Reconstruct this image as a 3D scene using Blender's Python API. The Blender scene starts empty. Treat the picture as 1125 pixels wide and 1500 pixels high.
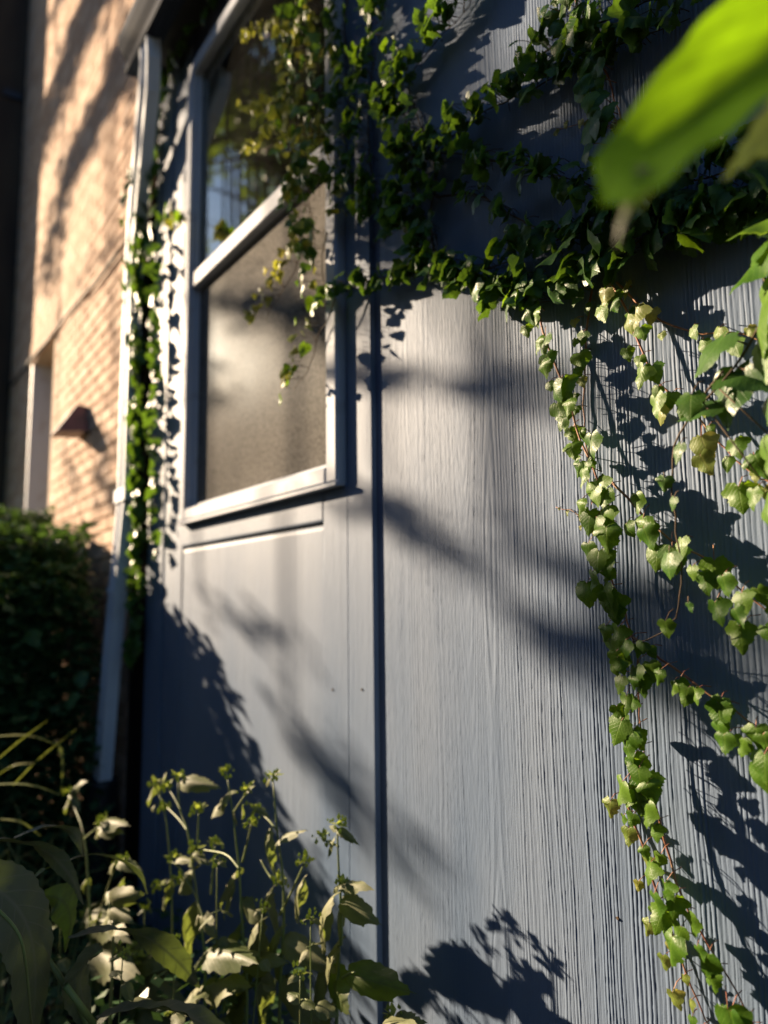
import bpy, math, random
import numpy as np
from mathutils import Vector, Matrix
S = bpy.context.scene
R = math.radians
rng = np.random.RandomState(7)
rnd = random.Random(11)

# ------------------------------------------------------------------ camera
F, CX, CY = 1050.0, 562.5, 750.0
def _n(v): v = np.array(v, float); return v/np.linalg.norm(v)
_c = _n([450-CX, -(-7990-CY), -F]); _a = _n([-200-CX, -(885-CY), -F]); _a = _n(_a-_c*np.dot(_a, _c))
_X = -_a; _Z = _c; _Y = np.cross(_Z, _X)
RM = np.array([_X, _Y, _Z])
CAM = np.array([0, -.97, 1.4])
cd = bpy.data.cameras.new('camera'); cam = bpy.data.objects.new('camera', cd); S.collection.objects.link(cam)
M = Matrix([list(r) for r in RM]).to_4x4(); M.translation = Vector(CAM); cam.matrix_world = M
cd.sensor_fit = 'VERTICAL'; cd.sensor_height = 36; cd.lens = 36*F/1500
cd.clip_start = .01; cd.clip_end = 500
cd.dof.use_dof = True; cd.dof.focus_distance = 1.12; cd.dof.aperture_fstop = 1.9
S.camera = cam
S.render.resolution_x = 768; S.render.resolution_y = 1024

# ------------------------------------------------------------------ light
D = Vector((.884, .342, -.322)).normalized()          # the way the sunlight travels
EL = math.asin(-D.z); AZ = math.atan2(-D.x, -D.y)
W = bpy.data.worlds.new('World'); S.world = W; W.use_nodes = True
nt = W.node_tree; bg = nt.nodes['Background']
sky = nt.nodes.new('ShaderNodeTexSky'); sky.sky_type = 'NISHITA'; sky.sun_disc = False
sky.sun_elevation = EL; sky.sun_rotation = AZ; sky.ozone_density = 4.0; sky.dust_density = .4; sky.altitude = 300
nt.links.new(sky.outputs[0], bg.inputs[0]); bg.inputs[1].default_value = .05
sl = bpy.data.lights.new('sun', 'SUN'); sl.energy = 5.0; sl.angle = R(.53); sl.color = (1, .77, .53)
so = bpy.data.objects.new('sun', sl); S.collection.objects.link(so)
so.rotation_euler = D.to_track_quat('-Z', 'Y').to_euler(); so.location = (-6, -3, 6)
S.view_settings.view_transform = 'Standard'; S.view_settings.look = 'None'
S.view_settings.exposure = 2.0; S.view_settings.gamma = 1
S.view_settings.use_curve_mapping = False

# ------------------------------------------------------------------ pixel -> place
def ray(px, py): return RM @ np.array([(px-CX)/F, -(py-CY)/F, -1.0])
def wp(px, py, y=0.0):                     # point where the view line meets the plane y
    r = ray(px, py); return Vector(CAM + r*((y-CAM[1])/r[1]))
def dp(px, py, depth): return Vector(CAM + ray(px, py)*depth)

# ------------------------------------------------------------------ materials
def mat(name, col, rough=.7, spec=.3, noise=None, bump=None, metallic=0):
    m = bpy.data.materials.new(name); m.use_nodes = True
    t = m.node_tree; b = t.nodes['Principled BSDF']
    b.inputs['Roughness'].default_value = rough; b.inputs['Specular IOR Level'].default_value = spec
    b.inputs['Base Color'].default_value = (*col, 1); b.inputs['Metallic'].default_value = metallic
    tc = t.nodes.new('ShaderNodeTexCoord')
    if noise:                               # (colour2, scale, detail, low, high, stretch)
        c2, sc, lo, hi, st = noise
        mp = t.nodes.new('ShaderNodeMapping'); mp.inputs['Scale'].default_value = st
        n = t.nodes.new('ShaderNodeTexNoise'); n.inputs['Scale'].default_value = sc; n.inputs['Detail'].default_value = 6
        r = t.nodes.new('ShaderNodeValToRGB'); r.color_ramp.elements[0].position = lo; r.color_ramp.elements[1].position = hi
        r.color_ramp.elements[0].color = (*col, 1); r.color_ramp.elements[1].color = (*c2, 1)
        t.links.new(tc.outputs['Object'], mp.inputs[0]); t.links.new(mp.outputs[0], n.inputs[0])
        t.links.new(n.outputs[0], r.inputs[0]); t.links.new(r.outputs[0], b.inputs['Base Color'])
    if bump:
        sc, strg, dist = bump
        n = t.nodes.new('ShaderNodeTexNoise'); n.inputs['Scale'].default_value = sc; n.inputs['Detail'].default_value = 5
        t.links.new(tc.outputs['Object'], n.inputs[0])
        bn = t.nodes.new('ShaderNodeBump'); bn.inputs['Strength'].default_value = strg; bn.inputs['Distance'].default_value = dist
        t.links.new(n.outputs[0], bn.inputs['Height']); t.links.new(bn.outputs[0], b.inputs['Normal'])
    return m

def leafmat(name, c1, c2, trans, tcol, rough=.42, vein=True, dusty=None, vd=6.0):
    m = bpy.data.materials.new(name); m.use_nodes = True; t = m.node_tree; L = t.links
    b = t.nodes['Principled BSDF']; out = t.nodes['Material Output']
    b.inputs['Roughness'].default_value = rough; b.inputs['Specular IOR Level'].default_value = .22
    oi = t.nodes.new('ShaderNodeObjectInfo'); tc = t.nodes.new('ShaderNodeTexCoord')
    mx = t.nodes.new('ShaderNodeMix'); mx.data_type = 'RGBA'
    mx.inputs[6].default_value = (*c1, 1); mx.inputs[7].default_value = (*c2, 1)
    n = t.nodes.new('ShaderNodeTexNoise'); n.inputs['Scale'].default_value = 3.5; n.inputs['Detail'].default_value = 4
    L.new(tc.outputs['UV'], n.inputs[0])
    ad = t.nodes.new('ShaderNodeMath'); ad.operation = 'ADD'; L.new(oi.outputs['Random'], ad.inputs[0]); L.new(n.outputs[0], ad.inputs[1])
    sb = t.nodes.new('ShaderNodeMath'); sb.operation = 'SUBTRACT'; sb.use_clamp = True; L.new(ad.outputs[0], sb.inputs[0]); sb.inputs[1].default_value = .5
    L.new(sb.outputs[0], mx.inputs[0]); col = mx.outputs[2]; hgt = None
    if vein:
        sx = t.nodes.new('ShaderNodeSeparateXYZ'); L.new(tc.outputs['UV'], sx.inputs[0])
        def mth(op, a, bb=None, cl=False):
            q = t.nodes.new('ShaderNodeMath'); q.operation = op; q.use_clamp = cl
            for i, v in enumerate((a, bb)):
                if v is None: continue
                if isinstance(v, (int, float)): q.inputs[i].default_value = v
                else: L.new(v, q.inputs[i])
            return q.outputs[0]
        ax = mth('ABSOLUTE', sx.outputs[0])
        mid = mth('SUBTRACT', 1.0, mth('MULTIPLY', ax, 38.0), True)
        s = mth('MULTIPLY', mth('ADD', sx.outputs[1], mth('MULTIPLY', ax, .95)), vd)
        pp = mth('PINGPONG', s, .5)
        side = mth('SUBTRACT', 1.0, mth('MULTIPLY', pp, 13.0), True)
        v = mth('MAXIMUM', mid, mth('MULTIPLY', side, .75))
        m2 = t.nodes.new('ShaderNodeMix'); m2.data_type = 'RGBA'
        L.new(mth('MULTIPLY', v, .55), m2.inputs[0]); L.new(col, m2.inputs[6])
        m2.inputs[7].default_value = (min(1, c2[0]*1.9), min(1, c2[1]*1.7), min(1, c2[2]*1.8), 1)
        col = m2.outputs[2]
        bn = t.nodes.new('ShaderNodeBump'); bn.inputs['Strength'].default_value = .3; bn.inputs['Distance'].default_value = .0012
        n3 = t.nodes.new('ShaderNodeTexNoise'); n3.inputs['Scale'].default_value = 14; L.new(tc.outputs['UV'], n3.inputs[0])
        L.new(mth('ADD', n3.outputs[0], mth('MULTIPLY', v, -.8)), bn.inputs['Height'])
        L.new(bn.outputs[0], b.inputs['Normal'])
    if dusty:                               # pale specks and dull spots
        n2 = t.nodes.new('ShaderNodeTexNoise'); n2.inputs['Scale'].default_value = 9; n2.inputs['Detail'].default_value = 8
        L.new(tc.outputs['UV'], n2.inputs[0])
        r2 = t.nodes.new('ShaderNodeValToRGB'); r2.color_ramp.elements[0].position = .60; r2.color_ramp.elements[1].position = .85
        L.new(n2.outputs[0], r2.inputs[0])
        m3 = t.nodes.new('ShaderNodeMix'); m3.data_type = 'RGBA'; L.new(r2.outputs[0], m3.inputs[0]); L.new(col, m3.inputs[6])
        m3.inputs[7].default_value = (*dusty, 1); col = m3.outputs[2]
    L.new(col, b.inputs['Base Color'])
    tr = t.nodes.new('ShaderNodeBsdfTranslucent'); tr.inputs[0].default_value = (*tcol, 1)
    tm = t.nodes.new('ShaderNodeMix'); tm.data_type = 'RGBA'; tm.blend_type = 'MULTIPLY'; tm.inputs[0].default_value = 1
    tm.inputs[6].default_value = (*tcol, 1)
    tn = t.nodes.new('ShaderNodeTexNoise'); tn.inputs['Scale'].default_value = 5; tn.inputs['Detail'].default_value = 6; L.new(tc.outputs['UV'], tn.inputs[0])
    tr2 = t.nodes.new('ShaderNodeMapRange'); tr2.inputs[1].default_value = .3; tr2.inputs[2].default_value = .7; tr2.inputs[3].default_value = .55; tr2.inputs[4].default_value = 1.15
    L.new(tn.outputs[0], tr2.inputs[0]); tv = tr2.outputs[0]
    if vein: tv = mth('MULTIPLY', tv, mth('SUBTRACT', 1.0, mth('MULTIPLY', v, .6)))
    L.new(tv, tm.inputs[7]); L.new(tm.outputs[2], tr.inputs[0])
    ms = t.nodes.new('ShaderNodeMixShader'); ms.inputs[0].default_value = trans
    L.new(b.outputs[0], ms.inputs[1]); L.new(tr.outputs[0], ms.inputs[2]); L.new(ms.outputs[0], out.inputs[0])
    return m

PAINT = mat('slate_paint', (.080, .124, .200), .60, .16, ((.138, .180, .250), 3.0, .30, .62, (1, 1, .35)), (420, .25, .0008))
PAINTB = mat('slate_paint_rough', (.110, .148, .230), .6, .3, ((.150, .180, .255), 4.0, .35, .75, (1, 1, .3)), (260, .4, .001))
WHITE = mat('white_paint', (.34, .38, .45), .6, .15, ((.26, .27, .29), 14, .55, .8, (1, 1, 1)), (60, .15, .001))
VINYL = mat('white_metal', (.50, .55, .62), .6, .2, ((.38, .41, .46), 6, .5, .85, (1, 1, 1)))
GUTTER = mat('grey_gutter', (.04, .05, .07), .85, .05, ((.03, .035, .045), 8, .5, .8, (1, 1, 1)))
SOFFIT = mat('dark_soffit', (.10, .10, .10), .8, .2, ((.05, .05, .05), 6, .4, .7, (1, 1, 1)))
BLACKP = mat('black_plastic', (.012, .012, .014), .5, .4)
BRICKS = [mat('brick_clay', c, .9, .1, (c2, 18, .35, .7, (1, 1, 1)), (90, .5, .004)) for c, c2 in
          (((.50, .35, .25), (.42, .28, .20)), ((.58, .42, .31), (.50, .35, .25)), ((.45, .30, .21), (.53, .37, .27)), ((.62, .47, .36), (.48, .33, .24)))]
MORTAR = mat('mortar', (.52, .42, .33), .95, .05, ((.40, .31, .24), 30, .4, .7, (1, 1, 1)), (120, .5, .004))
DARKWOOD = mat('dark_brown_timber', (.035, .026, .02), .8, .2, ((.06, .045, .03), 5, .4, .7, (1, 1, .2)))
ROOM = mat('room_wall', (.16, .13, .10), .9, .1)
COPPER = mat('bronze_metal', (.10, .045, .045), .45, .5, ((.06, .03, .03), 12, .4, .7, (1, 1, 1)))
GAPSHADE = mat('gap_shade_black', (.010, .008, .007), 1, 0, ((.022, .015, .011), 9, .4, .7, (1, 1, .2)))  # near-black colour standing for deep shade beside the downspout
SOIL = mat('soil', (.035, .026, .018), .95, .1, ((.07, .055, .035), 4, .4, .7, (1, 1, 1)), (20, .8, .05))
STEMR = mat('red_stem', (.20, .07, .045), .55, .3, ((.30, .17, .08), 40, .4, .7, (1, 1, 1)))
STEMB = mat('brown_stem', (.06, .042, .025), .75, .2, ((.11, .07, .04), 60, .4, .7, (1, 1, 1)))
STEMG = mat('green_stem', (.13, .17, .05), .5, .3, ((.10, .09, .04), 20, .5, .8, (1, 1, .3)))
BARK = mat('bark', (.05, .04, .03), .9, .1, ((.09, .075, .06), 8, .4, .7, (1, 1, .2)), (30, .8, .03))
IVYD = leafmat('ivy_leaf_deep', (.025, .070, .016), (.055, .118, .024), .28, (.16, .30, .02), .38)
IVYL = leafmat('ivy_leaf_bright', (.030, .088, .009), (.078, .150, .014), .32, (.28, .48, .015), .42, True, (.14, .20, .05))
IVYY = leafmat('ivy_leaf_yellow', (.15, .20, .03), (.22, .23, .045), .38, (.50, .50, .05), .45)
IVYN = leafmat('ivy_leaf_young', (.10, .165, .025), (.165, .175, .04), .35, (.55, .50, .10), .42)
WEED = leafmat('weed_leaf', (.085, .105, .042), (.135, .142, .068), .22, (.30, .38, .06), .6, True, (.22, .22, .15), 10.0)
WEEDD = leafmat('weed_leaf_dark', (.045, .065, .022), (.075, .095, .032), .30, (.28, .45, .03), .5)
BUD = leafmat('bud_green', (.22, .27, .05), (.34, .38, .09), .35, (.5, .6, .08), .5, False)
FORE = leafmat('broad_leaf_dark', (.062, .076, .050), (.095, .102, .066), .20, (.10, .14, .02), .50)
NEAR = leafmat('near_leaf', (.055, .125, .010), (.080, .160, .012), .72, (.33, .62, .006), .42, True)
HEDGE = leafmat('hedge_leaf', (.026, .070, .028), (.050, .105, .036), .25, (.10, .20, .03), .4, False)
TREEL = leafmat('tree_leaf', (.045, .085, .022), (.085, .125, .030), .40, (.30, .42, .04), .5, False)
GRASS = leafmat('grass_blade', (.16, .20, .06), (.28, .28, .11), .3, (.3, .36, .06), .5, False)

def glassmat(name, tint, refl, rough, dust, dustcol, dscale, gcol):
    m = bpy.data.materials.new(name); m.use_nodes = True; t = m.node_tree; L = t.links
    for n in list(t.nodes): t.nodes.remove(n)
    out = t.nodes.new('ShaderNodeOutputMaterial'); gl = t.nodes.new('ShaderNodeBsdfGlossy'); gl.inputs['Roughness'].default_value = rough
    gl.inputs['Color'].default_value = (*gcol, 1)
    tp = t.nodes.new('ShaderNodeBsdfTransparent'); tp.inputs[0].default_value = (*tint, 1)
    fr = t.nodes.new('ShaderNodeFresnel'); fr.inputs[0].default_value = refl
    a = t.nodes.new('ShaderNodeMixShader'); L.new(fr.outputs[0], a.inputs[0]); L.new(tp.outputs[0], a.inputs[1]); L.new(gl.outputs[0], a.inputs[2])
    df = t.nodes.new('ShaderNodeBsdfDiffuse'); tc = t.nodes.new('ShaderNodeTexCoord')
    n = t.nodes.new('ShaderNodeTexNoise'); n.inputs['Scale'].default_value = dscale; n.inputs['Detail'].default_value = 8; L.new(tc.outputs['Object'], n.inputs[0])
    r = t.nodes.new('ShaderNodeValToRGB'); r.color_ramp.elements[0].position = .3; r.color_ramp.elements[1].position = .75
    r.color_ramp.elements[0].color = (*[c*.6 for c in dustcol], 1); r.color_ramp.elements[1].color = (*[c*1.6 for c in dustcol], 1)
    L.new(n.outputs[0], r.inputs[0]); L.new(r.outputs[0], df.inputs[0])
    mr = t.nodes.new('ShaderNodeMapRange'); mr.inputs[1].default_value = .3; mr.inputs[2].default_value = .7
    mr.inputs[3].default_value = dust*.8; mr.inputs[4].default_value = min(1, dust*1.15)
    n2 = t.nodes.new('ShaderNodeTexNoise'); n2.inputs['Scale'].default_value = 3; n2.inputs['Detail'].default_value = 3; L.new(tc.outputs['Object'], n2.inputs[0]); L.new(n2.outputs[0], mr.inputs[0])
    b = t.nodes.new('ShaderNodeMixShader'); L.new(mr.outputs[0], b.inputs[0]); L.new(a.outputs[0], b.inputs[1]); L.new(df.outputs[0], b.inputs[2])
    L.new(b.outputs[0], out.inputs[0]); return m
GLASS = glassmat('window_glass', (.8, .85, .82), 3.2, .012, .02, (.25, .25, .22), 30, (.9, .95, .9))
SCREEN = glassmat('dusty_screened_glass', (.55, .5, .42), 1.12, .3, .66, (.185, .175, .160), 110, (.12, .135, .15))

# ------------------------------------------------------------------ object helpers
def link(o): S.collection.objects.link(o); return o
def setp(o, label=None, cat=None, group=None, kind=None):
    if label: o['label'] = label
    if cat: o['category'] = cat
    if group: o['group'] = group
    if kind: o['kind'] = kind
    return o
def thing(name, label, cat, loc=(0, 0, 0), group=None):
    o = link(bpy.data.objects.new(name, None)); o.location = loc; o.empty_display_size = .05
    return setp(o, label, cat, group)
def mesh(name, V, Fc, m, smooth=False):
    me = bpy.data.meshes.new(name); me.from_pydata([tuple(v) for v in V], [], Fc); me.update()
    for q in (m if isinstance(m, list) else [m]): me.materials.append(q)
    if smooth: me.polygons.foreach_set('use_smooth', [True]*len(me.polygons))
    return me
def part(name, me, parent=None, mw=None):
    o = link(bpy.data.objects.new(name, me))
    if parent is not None:
        o.parent = parent
        o.matrix_parent_inverse = Matrix.Translation(parent.location if parent.parent is None else Vector((0, 0, 0))).inverted()
    if mw is not None: o.matrix_basis = mw
    return o
class MB:
    def __init__(s): s.V = []; s.F = []
    def box(s, a, b):
        n = len(s.V); x0, y0, z0 = a; x1, y1, z1 = b
        s.V += [(x0, y0, z0), (x1, y0, z0), (x1, y1, z0), (x0, y1, z0), (x0, y0, z1), (x1, y0, z1), (x1, y1, z1), (x0, y1, z1)]
        s.F += [tuple(n+i for i in f) for f in ((0, 3, 2, 1), (4, 5, 6, 7), (0, 1, 5, 4), (1, 2, 6, 5), (2, 3, 7, 6), (3, 0, 4, 7))]
        return s
    def poly(s, pts, faces):
        n = len(s.V); s.V += [tuple(p) for p in pts]; s.F += [tuple(n+i for i in f) for f in faces]; return s
    def tube(s, pts, r0, r1, k=6):
        pts = [Vector(p) for p in pts]; n = len(s.V); N = len(pts)
        for i, p in enumerate(pts):
            d = (pts[min(i+1, N-1)]-pts[max(i-1, 0)]).normalized()
            u = d.cross(Vector((.3, .9, .2))).normalized(); v = d.cross(u); r = r0+(r1-r0)*i/max(1, N-1)
            for j in range(k):
                a = 2*math.pi*j/k; s.V.append(tuple(p+u*math.cos(a)*r+v*math.sin(a)*r))
        for i in range(N-1):
            for j in range(k): s.F.append((n+i*k+j, n+i*k+(j+1) % k, n+(i+1)*k+(j+1) % k, n+(i+1)*k+j))
        s.F.append(tuple(n+j for j in range(k))[::-1]); s.F.append(tuple(n+(N-1)*k+j for j in range(k))); return s
    def mesh(s, name, m, smooth=False): return mesh(name, s.V, s.F, m, smooth)
def bevelled(a, b, w=.004):
    """box with its front (-y) edges bevelled"""
    x0, y0, z0 = a; x1, y1, z1 = b; m = MB()
    P = [(x0, y1, z0), (x1, y1, z0), (x1, y1, z1), (x0, y1, z1), (x0, y0+w, z0), (x1, y0+w, z0), (x1, y0+w, z1), (x0, y0+w, z1),
         (x0+w, y0, z0+w), (x1-w, y0, z0+w), (x1-w, y0, z1-w), (x0+w, y0, z1-w)]
    Fc = [(0, 3, 2, 1), (0, 1, 5, 4), (1, 2, 6, 5), (2, 3, 7, 6), (3, 0, 4, 7), (4, 5, 9, 8), (5, 6, 10, 9), (6, 7, 11, 10), (7, 4, 8, 11), (8, 9, 10, 11)]
    m.poly(P, Fc); return m
def spline(P, n):
    P = [Vector(p) for p in P]
    if len(P) < 3: return [P[0].lerp(P[-1], i/(n-1)) for i in range(n)]
    Q = [P[0]*2-P[1]]+P+[P[-1]*2-P[-2]]; out = []; m = len(P)-1
    for i in range(n):
        t = i/(n-1)*m; k = min(int(t), m-1); u = t-k; a, b, c, d = Q[k:k+4]
        out.append(.5*((2*b)+(c-a)*u+(2*a-5*b+4*c-d)*u*u+(3*b-a-3*c+d)*u**3))
    return out

# ------------------------------------------------------------------ numpy value noise
LAT = rng.rand(512, 512).astype(np.float32)
def vn(x, z):
    xi = np.floor(x).astype(int); zi = np.floor(z).astype(int); fx = x-xi; fz = z-zi
    fx = fx*fx*(3-2*fx); fz = fz*fz*(3-2*fz); a = xi % 512; b = zi % 512; a1 = (xi+1) % 512; b1 = (zi+1) % 512
    return (LAT[a, b]*(1-fx)+LAT[a1, b]*fx)*(1-fz)+(LAT[a, b1]*(1-fx)+LAT[a1, b1]*fx)*fz
def grain(X, Z, amp_fn, centres=(), seed=0):
    f = X + .030*(vn(X*2.2+seed, Z*.7)-.5) + .012*(vn(X*7+seed, Z*1.6+9)-.5) + .0036*(vn(X*28+seed, Z*6+3)-.5) + .0012*(vn(X*60, Z*22+5)-.5)
    smooth = np.ones_like(X)
    for xc, w, k in centres:                 # cathedral figures: nested V lines about x = xc
        xc2 = xc + .02*(vn(Z*1.3+seed, Z*0+xc*10)-.5); dx = f-xc2
        g = np.exp(-(dx/w)**2); f = np.where(g > 1e-3, xc2 + (1-g)*dx + g*(np.sqrt(dx*dx+.0001)+k*Z), f)
        smooth *= 1-.45*np.exp(-(dx/(w*.45))**2)
    f = f + .0068*(vn(X*15+60+seed, Z*2.6+30)-.5) + .0022*(vn(X*9, Z*11+70)-.5)
    ph = f/.0072
    amp1 = vn(ph*.9+seed, Z*1.1+7)
    fr = np.abs(ph-np.floor(ph)-.5)*2                      # 0 at a groove, 1 at a ridge
    wdt = .30+.25*vn(ph*.7+33, Z*2.3)
    c = 1-np.exp(-(fr/wdt)**2)
    deep = .30+1.0*np.clip((amp1-.25)/.5, 0, 1)
    ph2 = ph*1.73+.35*(vn(X*30, Z*8)-.5)
    c2 = 1-np.exp(-(np.abs(ph2-np.floor(ph2)-.5)*2/.4)**2)
    h = c*deep*.85 + .28*c2*vn(ph*.5+90, Z*1.7+4) + .22*vn(ph*2.7+11, Z*7) + .16*vn(ph*6.1, Z*24)
    return h*amp_fn(X, Z)*smooth
def board(name, xs, zs, yfront, thick, amp_fn, m, parent, centres=(), seed=0):
    X, Z = np.meshgrid(xs, zs); H = grain(X, Z, amp_fn, centres, seed)
    H = H + .0006*(vn(X*600, Z*400)-.5)
    Y = yfront + .0012 - H; nx, nz = len(xs), len(zs)
    V = np.stack([X, Y, Z], -1).reshape(-1, 3)
    i = np.arange(nx*nz).reshape(nz, nx)
    Q = np.stack([i[:-1, :-1], i[:-1, 1:], i[1:, 1:], i[1:, :-1]], -1).reshape(-1, 4)
    per = np.concatenate([i[0, :], i[1:, -1], i[-1, -2::-1], i[-2:0:-1, 0]])
    B = V[per].copy(); B[:, 1] = yfront+thick; nb = len(V); k = len(per); j = np.arange(k)
    Q2 = np.stack([per[j], nb+j, nb+(j+1) % k, per[(j+1) % k]], -1)
    V = np.concatenate([V, B]); Q = np.concatenate([Q, Q2])
    me = bpy.data.meshes.new(name)
    me.vertices.add(len(V)); me.vertices.foreach_set('co', V.astype(np.float32).ravel())
    me.loops.add(Q.size); me.loops.foreach_set('vertex_index', Q.ravel().astype(np.int32))
    me.polygons.add(len(Q)); me.polygons.foreach_set('loop_start', np.arange(0, Q.size, 4, dtype=np.int32))
    me.update(calc_edges=True); me.materials.append(m)
    sm = np.ones(len(Q), bool); sm[-k:] = False; me.polygons.foreach_set('use_smooth', sm)
    return part(name, me, parent)

# ================================================================== GROUND
g = MB(); N = 60
for i in range(N+1):
    for j in range(N+1):
        u = (i/N*2-1); v = (j/N*2-1); x = -2+ (abs(u)**2.2)*math.copysign(60, u); y = -1+(abs(v)**2.2)*math.copysign(60, v)
        g.V.append((x, y, .03*math.sin(x*2.1+y)*math.sin(y*2.7)-.02+.02*rnd.random()))
for i in range(N):
    for j in range(N): a = i*(N+1)+j; g.F.append((a, a+N+1, a+N+2, a+1))
setp(part('ground', g.mesh('ground', SOIL, True)), kind='structure')

# ================================================================== SHED
shed = thing('garden_building', 'slate grey timber clad building with grooved boards, white framed window and ivy on it', 'building', (-1.2, .02, 0))
WX0, WX1, WZ0, WZ1 = -2.635, -1.512, 1.693, 3.56      # window trim
GX = -1.391; TOP = 3.735
def amp_main(X, Z):
    a = .00032+.00072*np.clip((X+1.30)/.75, 0, 1)
    a = a*(1-.6*np.clip((X+.56)/.07, 0, 1))
    return a*(.75+.5*vn(X*4+3, Z*.8))
xs = np.concatenate([np.arange(-1.345, -.42, .00092), np.linspace(-.418, .85, 150)])
board('siding_board', xs, np.linspace(.10, TOP, 380), 0, .016, amp_main, PAINT, shed, ((-1.065, .050, .10), (-1.30, .03, .06)), 5)
amp_far = lambda X, Z: .0004*(.5+vn(X*3, Z*.6))
zf = np.linspace(.10, TOP, 220)
board('siding_board', np.arange(-1.498, -1.391, .0018), zf, 0, .016, amp_far, PAINT, shed, (), 17)
board('siding_board', np.arange(-1.616, -1.5005, .0018), np.linspace(.10, WZ0-.004, 110), 0, .016, amp_far, PAINT, shed, (), 27)
board('siding_board', np.arange(-2.655, -1.6185, .003), np.linspace(1.601, WZ0-.004, 10), -.001, .016, lambda X, Z: X*0+.0003, PAINT, shed, (), 3)
board('siding_board', np.arange(-2.655, -1.6178, .0025), np.linspace(.10, 1.592, 110), .003, .016, amp_far, PAINT, shed, (), 31)
board('siding_board', np.arange(-2.846, -2.6565, .003), zf, 0, .016, amp_far, PAINT, shed, (), 77)
board('siding_board', np.arange(-3.065, -2.868, .003), zf, -.002, .016, amp_far, PAINT, shed, (), 91)
board('siding_board', np.arange(-1.55, .85, .02), np.linspace(TOP+.02, TOP+.04, 3), 0, .016, lambda X, Z: X*0, PAINT, shed)
# building core with a real window opening
core = MB(); Y0, Y1 = .018, .14
core.box((-3.06, Y0, 0), (WX0+.02, Y1, 3.78)).box((WX1-.02, Y0, 0), (3.2, Y1, 3.78)).box((WX0+.02, Y0, 0), (WX1-.02, Y1, WZ0+.02)).box((WX0+.02, Y0, WZ1-.02), (WX1-.02, Y1, 3.78))
core.box((-3.06, Y1, 0), (-2.96, 3, 3.78)).box((3.1, Y1, 0), (3.2, 3, 3.78)).box((-2.96, 2.9, 0), (3.1, 3, 3.78))
part('wall', core.mesh('wall', PAINTB), shed)
part('sill_plate', MB().box((-3.07, -.006, 0), (.9, .02, .098)).mesh('sill_plate', PAINTB), shed)
room = MB().box((-2.95, 1.2, .05), (-.9, 1.25, 3.7)).box((-2.955, .145, .05), (-2.93, 1.2, 3.7)).box((-.95, .145, .05), (-.9, 1.2, 3.7)).box((-2.95, .145, 3.7), (-.9, 1.2, 3.72)).box((-2.95, .145, .9), (-.9, 1.2, .92))
part('interior_partition', room.mesh('interior_partition', ROOM), shed)
rf = MB().box((-3.10, -.10, 3.90), (3.3, 3.1, 3.96)); part('roof', rf.mesh('roof', SOFFIT), shed)
part('soffit', MB().box((-3.0, -.10, 3.742), (3.2, .018, 3.762)).mesh('soffit', SOFFIT), shed)
part('fascia', MB().box((-3.0, -.122, 3.70), (3.2, -.101, 3.90)).mesh('fascia', GUTTER), shed)
# gutter: ogee trough profile extruded, with end cap
prof = [(-.124, 3.86), (-.124, 3.695), (-.150, 3.688), (-.178, 3.692), (-.184, 3.72), (-.176, 3.745), (-.196, 3.775), (-.214, 3.815), (-.214, 3.85), (-.202, 3.852), (-.202, 3.84)]
gm = MB()
for x in (-2.985, 3.2):
    gm.V += [(x, y, z) for y, z in prof]
n = len(prof); gm.F += [(i, i+1, n+i+1, n+i) for i in range(n-1)]; gm.F.append(tuple(range(n)))
part('gutter', gm.mesh('gutter', GUTTER), shed)
# downspout: outlet, swan neck, straight run and kicked-out foot (rectangular, fluted face)
def duct(path, hw, hd):
    m = MB(); k = 0; pts = [Vector(p) for p in path]
    sec = [(-1, -1), (-.55, -1), (-.4, -.8), (-.15, -.8), (0, -1), (.15, -.8), (.4, -.8), (.55, -1), (1, -1), (1, 1), (-1, 1)]; K = len(sec)
    for i, p in enumerate(pts):
        d = (pts[min(i+1, len(pts)-1)]-pts[max(i-1, 0)]).normalized()
        X = Vector((1, 0, 0)); X = (X-d*X.dot(d)).normalized(); Y = d.cross(X)
        if Y.y < 0: Y = -Y
        m.V += [tuple(p+X*a*hw+Y*b*hd) for a, b in sec]
    for i in range(len(pts)-1):
        for j in range(K): m.F.append((i*K+j, i*K+(j+1) % K, (i+1)*K+(j+1) % K, (i+1)*K+j))
    m.F.append(tuple(range(K))); m.F.append(tuple((len(pts)-1)*K+j for j in range(K))); return m
ds = part('downspout', duct([(-2.76, -.145, 3.70), (-2.76, -.14, 3.62), (-2.80, -.13, 3.53), (-3.16, -.055, 3.20), (-3.25, -.037, 3.10), (-3.275, -.034, 3.0), (-3.28, -.034, 2.4), (-3.28, -.034, 1.84), (-3.29, -.037, 1.76), (-3.35, -.055, 1.2), (-3.415, -.062, .66), (-3.42, -.064, .60)], .050, .028).mesh('downspout', VINYL), shed)
part('bracket', MB().box((-3.345, -.071, 1.845), (-3.332, .010, 1.90)).box((-3.228, -.071, 1.845), (-3.19, .010, 1.90)).box((-3.332, -.071, 1.845), (-3.228, -.0635, 1.90)).mesh('bracket', VINYL), ds)
part('joint_band', duct([(-3.327, -.049, 1.46), (-3.329, -.050, 1.435)], .053, .031).mesh('joint_band', VINYL), ds)
dr = MB(); dr.tube(spline([(-3.42, -.064, .62), (-3.42, -.066, .45), (-3.41, -.08, .2), (-3.40, -.1, 0)], 20), .07, .075, 14)
part('drain_sleeve', dr.mesh('drain_sleeve', BLACKP, True), shed)
part('gap_shade_strip', bevelled((-3.30, .004, 0), (-3.068, .06, 3.70), .004).mesh('gap_shade_strip', GAPSHADE), shed)  # dark strip over the brick, paints the shade in the corner gap
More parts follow.
